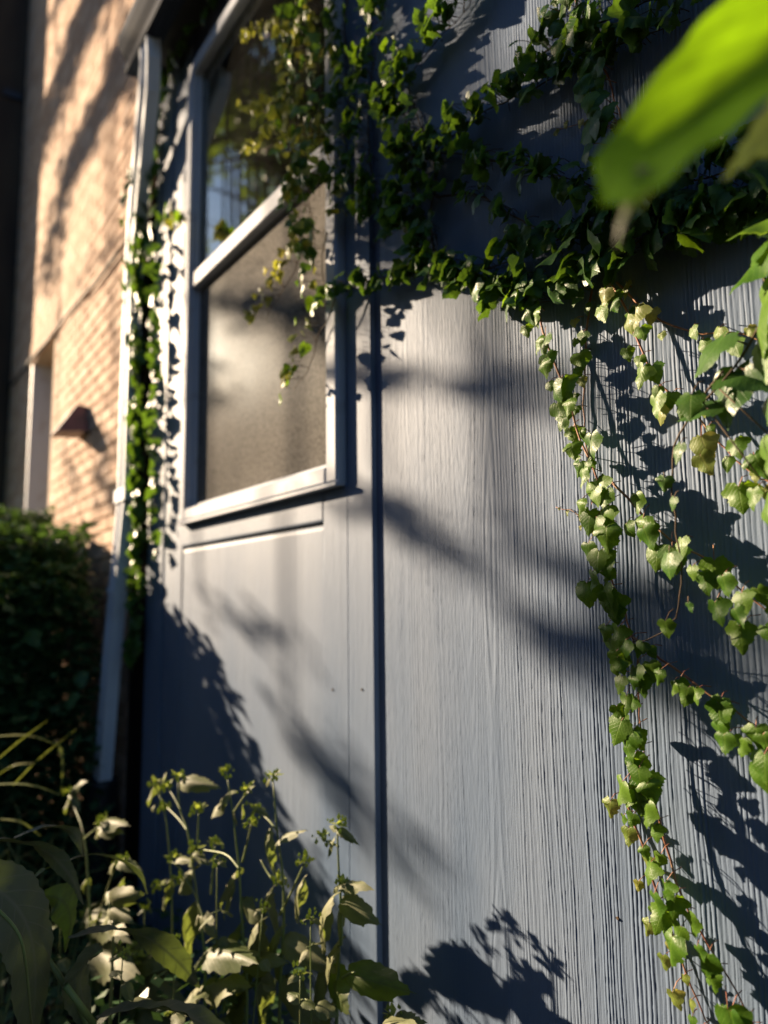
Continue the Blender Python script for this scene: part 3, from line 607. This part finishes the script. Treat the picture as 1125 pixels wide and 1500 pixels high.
weed('weed with drooping beige leaves and a curved side twig', -.24,
     [[(362, 1440), (356, 1370), (352, 1310), (350, 1270), (341, 1192), (332, 1132)], [(355, 1263), (362, 1235), (368, 1208)], [(309, 1310), (312, 1270), (315, 1240)], [(341, 1192), (350, 1178), (362, 1160)]],
     [(345, 1278, 304, 1322, 22), (341, 1298, 313, 1342, 34), (330, 1172, 296, 1198, 16), (338, 1165, 294, 1166, 9), (360, 1162, 366, 1144, 9), (343, 1190, 338, 1210, 9), (355, 1200, 350, 1176, 9), (352, 1320, 378, 1356, 24), (378, 1352, 318, 1406, 26), (352, 1360, 310, 1378, 30), (360, 1420, 322, 1452, 36), (358, 1410, 395, 1400, 28), (361, 1450, 300, 1490, 40)],
     [(331, 1130), (368, 1205), (315, 1236), (361, 1157)], dark=(9,))
weed('weed in front of the sunlit boards with a white topped stem', -.20,
     [[(410, 1460), (414, 1390), (416, 1324), (413, 1270), (406, 1220), (400, 1142)], [(407, 1218), (392, 1200), (374, 1188)], [(402, 1292), (392, 1278), (382, 1260)], [(410, 1340), (430, 1300), (446, 1264)]],
     [(396, 1140, 381, 1150, 9), (402, 1136, 405, 1124, 8), (370, 1188, 356, 1198, 8), (376, 1184, 390, 1190, 8), (395, 1213, 357, 1262, 15), (404, 1238, 420, 1190, 10), (443, 1290, 402, 1334, 16), (398, 1302, 356, 1342, 26), (396, 1312, 378, 1360, 20), (488, 1314, 420, 1366, 30), (412, 1362, 355, 1392, 30), (412, 1376, 450, 1402, 26), (385, 1422, 338, 1492, 46), (412, 1420, 366, 1402, 30), (410, 1440, 455, 1500, 40)],
     [(400, 1136), (374, 1184), (446, 1262), (408, 1290)])
weed('weed with a dark toothed leaf lying across the black groove', -.16,
     [[(494, 1440), (500, 1380), (500, 1340), (498, 1300), (496, 1268), (494, 1212)], [(502, 1432), (512, 1426), (520, 1424)], [(496, 1240), (484, 1234), (472, 1230)]],
     [(500, 1320, 539, 1342, 30, (-.5, -.8, .6)), (498, 1330, 478, 1366, 20), (498, 1296, 532, 1290, 8), (496, 1298, 478, 1304, 8), (490, 1228, 466, 1252, 10), (494, 1214, 514, 1222, 9), (494, 1216, 480, 1206, 8), (496, 1384, 410, 1448, 42, (-.5, -.8, .7)), (510, 1426, 590, 1452, 38, (.9, -.7, .5)), (484, 1426, 500, 1488, 46, (-.3, -1, .3)), (490, 1470, 410, 1510, 44), (560, 1500, 600, 1490, 30)],
     [(494, 1208), (472, 1228), (499, 1292)], dark=(8, 9))
weed('lone weed stem with a pale tip near the foot of the downspout', -.42,
     [[(133, 1420), (131, 1320), (124, 1228), (112, 1190), (101, 1166)], [(124, 1228), (138, 1216), (150, 1204)], [(133, 1380), (145, 1340), (156, 1306), (171, 1262)]],
     [(102, 1166, 88, 1190, 9), (103, 1160, 112, 1140, 8), (104, 1166, 108, 1182, 9), (148, 1206, 168, 1184, 10), (144, 1214, 130, 1222, 9), (146, 1216, 162, 1206, 12), (168, 1264, 150, 1270, 9), (172, 1262, 186, 1256, 9), (178, 1290, 150, 1334, 9), (126, 1288, 112, 1300, 14), (130, 1330, 102, 1350, 18), (132, 1340, 160, 1360, 24), (132, 1380, 98, 1400, 26), (134, 1390, 172, 1402, 26), (120, 1300, 98, 1290, 14)],
     [(100, 1160), (150, 1202), (176, 1258), (125, 1338), (140, 1350)])
weed('leafy weed behind the dark broad leaves at lower left', -.34,
     [[(205, 1500), (200, 1450), (196, 1410), (190, 1380)], [(200, 1440), (180, 1430), (165, 1425)]],
     [(196, 1412, 232, 1402, 30), (194, 1414, 160, 1440, 34), (200, 1430, 238, 1446, 30), (198, 1440, 186, 1480, 34), (192, 1392, 202, 1370, 12), (202, 1470, 150, 1500, 32), (204, 1480, 240, 1500, 34), (190, 1500, 160, 1530, 30), (166, 1426, 150, 1400, 20)],
     [(194, 1388), (204, 1402)], dark=(3, 5))
weed('bright green lobed sprig glowing behind the dark leaves', -.48,
     [[(165, 1400), (163, 1350), (160, 1320)]],
     [(160, 1318, 180, 1322, 20, (-.2, -1, -.2)), (160, 1320, 146, 1304, 14), (160, 1330, 176, 1342, 20), (160, 1340, 142, 1350, 16), (160, 1352, 178, 1362, 14)], [])
weed('low weed leaves at the bottom edge under the toothed leaf', -.12,
     [[(570, 1540), (574, 1510), (578, 1492)]],
     [(576, 1496, 600, 1492, 22), (575, 1500, 560, 1488, 22), (574, 1504, 592, 1514, 24), (572, 1510, 548, 1510, 24)], [(577, 1489)])

def small_weed(label, px, py, y, h, lean, n, dark=False):
    top = wp(px, py, y); base = Vector((top.x-lean, top.y+U(-.04, .04), 0)); h0 = top.z
    w = thing('weed_plant', label, 'weed', base, 'weeds growing along the foot of the wall'); st = MB()
    C = spline([base, base.lerp(top, .5)+Vector((U(-.03, .03), U(-.02, .02), 0)), top], 16); st.tube(C, .0032, .0012, 5)
    z0 = max(.15, h0-h)
    for k in range(n):
        f = k/(n-1); z = z0+(h0-z0)*f; c = min(C, key=lambda q: abs(q.z-z)); a = k*1.6+U(-.3, .3); sz = (.085*(1-f)+.022*f)*U(.8, 1.2)
        for sg in (0, math.pi):
            d = Vector((math.cos(a+sg), math.sin(a+sg), U(-.35, .25)-.2*(1-f))); pe = c+d.normalized()*sz*.35
            st.tube([c, pe+Vector((0, 0, .004))], .0012, .0008, 4)
            place(rnd.choice(OVD if dark and rnd.random() < .6 else OV), w, pe, d, (U(-.5, .2), U(-.5, .1), 1), sz, U(.75, 1.05))
    part('stem', st.mesh('stem', STEMG, True), w)
    bm = MB()
    for q in range(16):
        p = top+Vector((U(-.016, .016), U(-.016, .016), U(-.01, .016))); r = U(.002, .0045)
        bm.poly([p+Vector(v)*r for v in ((1, 0, 0), (0, 1, 0), (-1, 0, 0), (0, -1, 0), (0, 0, 1.6), (0, 0, -1.2))], [(0, 1, 4), (1, 2, 4), (2, 3, 4), (3, 0, 4), (1, 0, 5), (2, 1, 5), (3, 2, 5), (0, 3, 5)])
    part('flower_bud', bm.mesh('flower_bud', BUD), w)
for a in (('slender weed just right of the black drain sleeve', 212, 1330, -.30, .45, .03, 6, True), ('slender weed rising between the two tall budding stems', 318, 1262, -.30, .5, .02, 7),
          ('short weed in the dark gap under the drooping beige leaves', 335, 1395, -.26, .35, .03, 6, True), ('bushy weed close to the black groove', 455, 1345, -.22, .4, .03, 7),
          ('weed half hidden behind the long dark arching leaf', 255, 1385, -.40, .35, .02, 7, True), ('lowest weed at the bottom edge left of the groove', 440, 1425, -.26, .3, .02, 6, True),
          ('weed with dull leaves between the broad dark leaves and the drain', 90, 1330, -.50, .35, .02, 7, True), ('weed standing nearest the viewer at the bottom left', 180, 1395, -.52, .3, .03, 6, True),
          ('weed with its tip against the lit board left of the groove', 385, 1330, -.24, .4, .02, 6)):
    small_weed(*a)

# filler understory: dark small plants against the foot of the wall
und = MB()
for i in range(2600):
    x = U(-3.5, -1.0); y = U(-.55, -.04); zt = .46+.10*math.sin(x*3)-(.18 if x > -1.6 else 0)-.1*(x > -1.25); z = abs(U(0, 1))**.7*zt
    p = Vector((x, y, z)); a = U(0, 6.28); d = Vector((math.cos(a), math.sin(a), U(-.8, .3))).normalized(); l = U(.02, .055); s_ = d.cross(Vector((U(-.3, .3), U(-.3, .3), 1))).normalized()*l*.32
    und.poly([p, p+d*l*.45+s_, p+d*l, p+d*l*.45-s_], [(0, 1, 2, 3)])
setp(part('ground_cover', und.mesh('ground_cover', HEDGE)), kind='stuff')

# ================================================================== BROAD DARK PLANT (lower left, near)
def blade(name, P, widths, m, parent, up=(0, 0, 1), fold=.25, teeth=0.0, n=36, k=3):
    C = spline(P, n); V = []; Fc = []; UV = []; L = 0
    for i, c in enumerate(C):
        t = i/(n-1); d = (C[min(i+1, n-1)]-C[max(i-1, 0)]).normalized(); s_ = d.cross(Vector(up)); s_.normalize(); nn = s_.cross(d)
        f = t*(len(widths)-1); a = min(int(f), len(widths)-2); w = widths[a]*(1-(f-a))+widths[a+1]*(f-a)
        tw = w*(1+teeth*(1 if i % 2 else -1))
        for j in range(-k, k+1):
            q = j/k; ww = tw if abs(j) == k else w
            V.append(c+s_*q*ww*.5+nn*(abs(q)*w*fold*.5+.03*w*math.sin(t*38+q*3)*abs(q))); UV.append((q*w*3, -t*1.6))
    K = 2*k+1
    for i in range(n-1):
        for j in range(K-1): a = i*K+j; Fc.append((a, a+1, a+K+1, a+K))
    me = mesh(name, V, Fc, m, True); uv = me.uv_layers.new(name='UVMap'); lv = np.zeros(len(me.loops), np.int32); me.loops.foreach_get('vertex_index', lv)
    uv.data.foreach_set('uv', np.array(UV, np.float32)[lv].ravel())
    return part(name, me, parent)
bp = thing('broad_leaf_plant', 'dark plant with long toothed arching leaves in the lower left foreground', 'plant', (-1.55, -.68, 0))
def Q(l): return [dp(*a) for a in l]
cv = [-v for v in ray(200, 1300)]   # towards the viewer
blade('leaf', Q([(-60, 1225, 1.30), (0, 1232, 1.32), (60, 1244, 1.35), (100, 1280, 1.38), (122, 1325, 1.42)]), [.03, .05, .056, .045, .02, .002], FORE, bp, (-.3, -.5, 1), .2, .05)
blade('leaf', Q([(-70, 1290, 1.15), (-10, 1300, 1.18), (35, 1345, 1.2), (52, 1420, 1.22), (45, 1540, 1.26)]), [.04, .08, .105, .105, .09, .04], FORE, bp, (-.8, -.8, .5), .12, .03)
blade('leaf', Q([(100, 1374, 1.30), (160, 1362, 1.33), (215, 1374, 1.37), (262, 1410, 1.42), (293, 1448, 1.48)]), [.012, .045, .060, .058, .04, .003], FORE, bp, (-.2, -.7, 1), .18, .05)
blade('leaf', Q([(150, 1392, 1.3), (128, 1408, 1.28), (118, 1440, 1.28), (130, 1500, 1.3)]), [.02, .06, .075, .065, .03], FORE, bp, (-.8, -.8, .5), .3, .04)
blade('leaf', Q([(142, 1492, 1.2), (200, 1478, 1.24), (270, 1486, 1.28), (350, 1530, 1.3)]), [.02, .06, .08, .075, .03], FORE, bp, (-.2, -.7, 1), .2, .04)
blade('leaf', Q([(62, 1312, 1.35), (92, 1320, 1.36), (104, 1350, 1.38), (96, 1395, 1.4)]), [.02, .055, .06, .03, .003], WEEDD, bp, (-.9, -.7, .4), .3, .04)
blade('leaf', Q([(20, 1228, 1.4), (70, 1212, 1.42), (110, 1222, 1.45), (122, 1255, 1.48)]), [.01, .022, .03, .02, .002], FORE, bp, (-.2, -.7, 1), .3, .04)
blade('leaf', Q([(90, 1264, 1.45), (130, 1252, 1.48), (170, 1258, 1.52), (205, 1280, 1.55), (216, 1310, 1.58)]), [.006, .012, .014, .01, .002], FORE, bp, (-.2, -.7, 1), .2, .04)
blade('leaf', Q([(40, 1294, 1.4), (62, 1276, 1.4), (84, 1266, 1.42)]), [.008, .02, .002], WEEDD, bp, (-.2, -.9, .6), .2, .04)
bs = MB(); bs.tube([(-1.42, -.72, 0), dp(150, 1560, 1.3), dp(120, 1480, 1.28), dp(60, 1390, 1.3), dp(0, 1300, 1.3)], .008, .004, 8)
bs.tube(spline(Q([(-10, 1326, 1.12), (22, 1360, 1.12), (36, 1400, 1.12), (46, 1500, 1.14)]), 16), .003, .002, 6)
bs.tube(spline(Q([(150, 1392, 1.3), (108, 1415, 1.27), (106, 1450, 1.28)]), 12), .003, .002, 6)
bs.tube(Q([(96, 1444, 1.24), (138, 1500, 1.26)]), .006, .006, 8)
part('stem', bs.mesh('stem', STEMG, True), bp)

# ================================================================== NEAR LEAF (upper right)
nl = thing('overhanging_twig', 'large blurred bright green leaf on a twig at the upper right', 'leafy twig', dp(1250, -60, .46))
def fold_leaf(rows, m, parent, name='leaf'):
    """rows of (upper edge, midrib, lower edge) as pixel+depth triples"""
    V = []; UV = []; Fc = []; n = 26
    cols = [spline([dp(*r[c]) for r in rows], n) for c in range(3)]
    for i in range(n):
        t = i/(n-1); A, B, C = (cols[c][i] for c in range(3))
        for q in (0, .33, .66, 1, 1.33, 1.66, 2):
            p = A.lerp(B, q) if q <= 1 else B.lerp(C, q-1); side = (q-1)
            p = p+Vector((0, 0, .0016*math.sin(t*30+side*2)*abs(side)))
            V.append(p); UV.append((side*.45, -t))
    for i in range(n-1):
        for j in range(6): a = i*7+j; Fc.append((a, a+1, a+8, a+7))
    me = mesh(name, V, Fc, m, True); uv = me.uv_layers.new(name='UVMap'); lv = np.zeros(len(me.loops), np.int32); me.loops.foreach_get('vertex_index', lv)
    uv.data.foreach_set('uv', np.array(UV, np.float32)[lv].ravel()); return part(name, me, parent)
fold_leaf([((1190, -160, .44), (1400, -130, .42), (1440, -60, .375)), ((1120, -70, .44), (1260, -20, .42), (1296, 30, .375)), ((1057, 0, .435), (1170, 52, .415), (1202, 88, .372)), ((1012, 50, .43), (1100, 108, .412), (1132, 142, .37)), ((974, 96, .43), (1040, 156, .41), (1072, 190, .37)),
           ((918, 170, .425), (985, 200, .405), (1014, 232, .37)), ((873, 230, .42), (940, 236, .40), (962, 275, .375)), ((872, 250, .415), (905, 262, .40), (935, 290, .38)), ((880, 298, .40), (883, 299, .40), (888, 300, .395))], NEAR, nl)
fold_leaf([((935, 240, .395), (955, 245, .39), (985, 250, .39)), ((922, 278, .395), (940, 282, .39), (958, 280, .39)), ((907, 320, .395), (916, 322, .39), (924, 322, .39)), ((900, 364, .395), (902, 366, .395), (904, 366, .395))], FORE, nl)
fold_leaf([((1150, 110, .47), (1190, 130, .48), (1220, 180, .48)), ((1105, 180, .47), (1130, 190, .48), (1160, 215, .48)), ((1075, 232, .47), (1085, 236, .475), (1098, 238, .48)), ((1058, 262, .475), (1060, 263, .475), (1062, 264, .475))], FORE, nl)
part('twig', MB().tube(spline(Q([(1260, -110, .46), (1330, -200, .47), (1450, -260, .5), (1500, 100, .56)]), 14), .003, .005, 8).mesh('twig', STEMB, True), nl)

# ================================================================== SHRUBS
CREST = lambda x: 1.12-.364*(x+2.86)
def leafcloud(n, fn, size, out=None):
    m = MB()
    for i in range(n):
        p = fn(); a = U(0, 6.28); d = Vector((math.cos(a), math.sin(a), U(-.9, .5))).normalized(); l = size*U(.6, 1.3)
        s_ = d.cross(Vector((U(-.6, .6), U(-.6, .6), 1))).normalized()*l*.36; up = Vector((0, 0, -l*.1))
        m.poly([p, p+d*l*.4+s_+up, p+d*l, p+d*l*.4-s_+up], [(0, 1, 2, 3)])
    return m
def shrub(label, x0, x1, y0, y1, topfn, n, size, nleaf):
    s_ = thing('garden_shrub', label, 'shrub', ((x0+x1)/2, (y0+y1)/2, 0), 'shrubs left of the grey building')
    def fn():
        while True:
            x = U(x0, x1); y = U(y0, y1); tz = topfn(x, y); z = tz*(1-U(0, 1)**1.6*.98)
            e = min((x-x0), (x1-x))/.22*1.0
            if z < tz*(.55+.45*min(1, e)+.02) : return Vector((x, y, max(.02, z)))
    st = MB()
    for k in range(12):
        bx, by = U(x0*.6+x1*.4, x0*.4+x1*.6), U(y0*.6+y1*.4, y0*.4+y1*.6); tx, ty = U(x0+.1, x1-.1), U(y0+.05, y1-.05)
        st.tube(spline([(bx, by, 0), ((bx+tx)/2, (by+ty)/2, .7), (tx, ty, topfn(tx, ty)*.85)], 8), .014, .005, 6)
    part('stem', st.mesh('stem', BARK, True), s_)
    setp(part('foliage', leafcloud(n, fn, size).mesh('foliage', HEDGE), s_), kind='stuff')
    for k in range(nleaf):
        p = fn(); p.z = topfn(p.x, p.y)*(1-U(0, .55)); 
        place(rnd.choice(HL), s_, p, (U(-1, 1), U(-1, .3), U(-.9, .1)), (U(-.4, .5), U(-.8, 0), 1), size*U(1.0, 1.8))
    return s_
shrub('dark leafy shrub in front of the brick wall beside the downspout', -5.4, -3.30, -.62, -.08, lambda x, y: min(CREST(x)+.22, 1.86)+.09*math.sin(x*5+1)+.07*math.sin(x*13+y*6)-(.20 if x > -3.7 else 0), 19000, .06, 280)
shrub('darker shrub at the left frame edge beyond the brick corner', -7.3, -5.5, -1.2, -.1, lambda x, y: 1.9+.12*math.sin(x*4+y*3), 4500, .07, 40)
shrub('broad shrub at the far left edge shading the weeds', -7.6, -5.2, -3.6, -1.25, lambda x, y: CREST(x)-.38+.10*math.sin(x*7+y*5)*math.sin(y*9)+(.72 if y < .387*(x+.25) else 0), 16000, .08, 0)

shrub('shrub hugging the front of the dark hedge outside the left frame edge', -5.5, -3.9, -1.05, -.60, lambda x, y: CREST(x)+.10*math.sin(x*7+y*5)*math.sin(y*9), 7000, .07, 0)
# grass tufts at the left edge
gr = setp(MB() and part('grass', (lambda m: ([m.tube(spline([(x, y, 0), (x+U(-.1, .2), y+U(-.1, .1), h*.7), (x+U(-.2, .4), y+U(-.2, .2), h*U(.5, 1))], 6), .003, .0008, 3) for x, y, h in [(U(-4.2, -2.3), U(-.75, -.3), U(.35, .8)) for _ in range(90)]], m.mesh('grass', GRASS))[1])(MB())), kind='stuff')
gt = thing('grass_tuft', 'tuft of long pale grass blades bending over at the left edge', 'grass', (-2.7, -.5, 0))
for a in ([(20, 1150, 2.3), (60, 1110, 2.3), (112, 1068, 2.3)], [(-20, 1080, 2.3), (40, 1078, 2.3), (85, 1092, 2.3)], [(-20, 1150, 2.1), (40, 1150, 2.1), (90, 1165, 2.1)], [(0, 1110, 2.3), (30, 1085, 2.3), (70, 1055, 2.3)], [(0, 1000+200, 2.1), (30, 1205, 2.1), (60, 1225, 2.1)], [(-10, 1140, 2.4), (20, 1122, 2.4), (50, 1118, 2.4)], [(80, 1085, 2.4), (92, 1110, 2.4), (90, 1160, 2.4)]):
    blade('blade', Q(a), [.010, .014, .012, .002], GRASS, gt, (-.3, -.5, 1), .3, 0, 14, 1)

# ================================================================== TREES (left of and behind the viewpoint: they shade the wall and show in the glass)
def boughpts(px, t, y=0.0, base=None):
    return [wp(a, b, y)-D*t for a, b in px]
def tree(label, x, y, h, crown, n, lsize, boughs=(), cb=.5):
    t_ = thing('tree', label, 'tree', (x, y, 0), 'trees left of the wall')
    part('trunk', MB().tube(spline([(x, y, -.1), (x+.1, y, h*.3), (x-.1, y+.1, h*.6), (x, y, h*.9)], 14), .22, .05, 10).mesh('trunk', BARK, True), t_)
    lb = MB()
    for k in range(16):
        a = k*2.4; z0 = h*(cb+.3*k/16); r = crown*U(.6, 1)
        lb.tube(spline([(x, y, z0), (x+math.cos(a)*r*.5, y+math.sin(a)*r*.5, z0+r*.3), (x+math.cos(a)*r, y+math.sin(a)*r, z0+r*.4)], 7), .07, .012, 6)
    cl = []
    for k in range(46):
        a = U(0, 6.28); r = crown*math.sqrt(U(0, 1)); z = h*(cb+.08)+(h*(1-cb))*U(0, 1)*(1-.4*(r/crown)**2); cl.append((x+math.cos(a)*r, y+math.sin(a)*r, z, U(.35, 1.0)))
    def fn():
        c = rnd.choice(cl); v = Vector((rnd.gauss(0, 1), rnd.gauss(0, 1), rnd.gauss(0, .7))); return Vector(c[:3])+v*c[3]*.5
    L = leafcloud(n, fn, lsize)
    for pts, rad, cnt, ls in boughs:
        C = spline(pts, 16); lb.tube(C, .006, .004, 5); up = Vector((x, y, h*cb+1)); q0 = C[0]; lb.tube(spline([q0, q0+Vector((-.1, 0, .6)), Vector((q0.x-.2, q0.y-.1, 8.2)), Vector((q0.x*.6+x*.4, q0.y*.6+y*.4, h*cb+.6)), up], 14), .0035, .03, 5)
        def fb():
            a = rnd.random()*15; i = int(a); p = C[i].lerp(C[i+1], a-i); return p+Vector((rnd.gauss(0, .6), rnd.gauss(0, .6), rnd.gauss(0, .5)))*rad
        q = leafcloud(cnt, fb, ls); L.poly(q.V, q.F)
    part('branch', lb.mesh('branch', BARK, True), t_)
    setp(part('crown', L.mesh('crown', TREEL), t_), kind='stuff')
T = 6.5
wb = [([(520, 547), (560, 545), (605, 548)], .030, 60, .05), ([(690, 552), (760, 558), (850, 565)], .045, 60, .05), ([(515, 742), (555, 745), (590, 752)], .032, 60, .05), ([(590, 755), (640, 795), (700, 840)], .040, 55, .05),
      ([(800, 835), (880, 845), (960, 870), (1080, 900)], .05, 80, .06), ([(780, 925), (860, 935), (950, 950), (1120, 985)], .045, 90, .06), ([(300, 890), (360, 910), (430, 935)], .07, 40, .05), ([(440, 1080), (490, 1130), (545, 1200)], .09, 90, .06),
      ([(330, 430), (400, 450), (480, 470)], .08, 220, .06), ([(290, 520), (300, 600)], .06, 40, .05), ([(640, 215), (760, 255), (880, 300)], .09, 220, .07), ([(560, 310), (660, 335), (780, 350)], .09, 220, .07), ([(470, 60), (520, 150), (570, 250)], .10, 260, .07), ([(930, 50), (1000, 120), (1080, 190), (1150, 250)], .11, 350, .08), ([(930, 290), (1020, 305), (1120, 310)], .06, 200, .07), ([(200, 40), (225, 90), (250, 130)], .22, 350, .08)]
tree('tall tree left of the viewpoint with thin low boughs toward the wall', -8.9, -5.2, 14.5, 3.6, 17000, .16, [(boughpts(a, T), b, c, d) for a, b, c, d in wb], .62)
bb = [([(150, -20), (110, 60), (75, 160), (45, 250)], .20, 2000, .09), ([(205, 30), (165, 120), (130, 190), (100, 250)], .13, 1000, .09), ([(95, -20), (60, 60), (40, 120)], .09, 320, .08), ([(110, 240), (80, 330), (70, 420)], .13, 520, .08), ([(190, 340), (150, 370), (100, 430)], .04, 50, .06), ([(85, 660), (110, 690), (105, 730)], .07, 60, .05), ([(170, 640), (150, 700), (170, 740)], .09, 140, .06), ([(160, 480), (185, 530), (150, 600)], .08, 40, .05)]
tree('tree further left whose boughs streak the brick with shade', -12.5, -7.4, 15, 4.0, 18000, .18, [(boughpts(a, 7.5, BY), b, c, d) for a, b, c, d in bb], .62)
tree('broad tree seen only in the window glass', -11.5, -9.5, 16, 4.0, 16000, .20, (), .66)
tree('distant tree behind the others in the glass', -19, -9, 20, 5.0, 16000, .26, (), .64)

nb = thing('sky_blocker_house', 'unseen dark house added behind the viewpoint to block the low sky', 'house', (3, -9, 0))  # unseen, added to cut pale horizon light and deepen the blue shade
part('wall', MB().box((-9, -14, 0), (16, -7.5, 6.5)).mesh('wall', DARKWOOD), nb)
part('roof', MB().poly([(-9.4, -14.4, 6.5), (16.4, -14.4, 6.5), (16.4, -7.1, 6.5), (-9.4, -7.1, 6.5), (-9.4, -10.7, 9), (16.4, -10.7, 9)], [(0, 3, 2, 1), (3, 2, 5, 4), (0, 4, 5, 1), (0, 3, 4), (1, 5, 2)]).mesh('roof', SOFFIT), nb)
for k in range(5):
    f_ = part('window', bevelled((-7+k*4.6, -7.497, 1), (-5.6+k*4.6, -7.44, 2.6), .02).mesh('window', WHITE), nb)
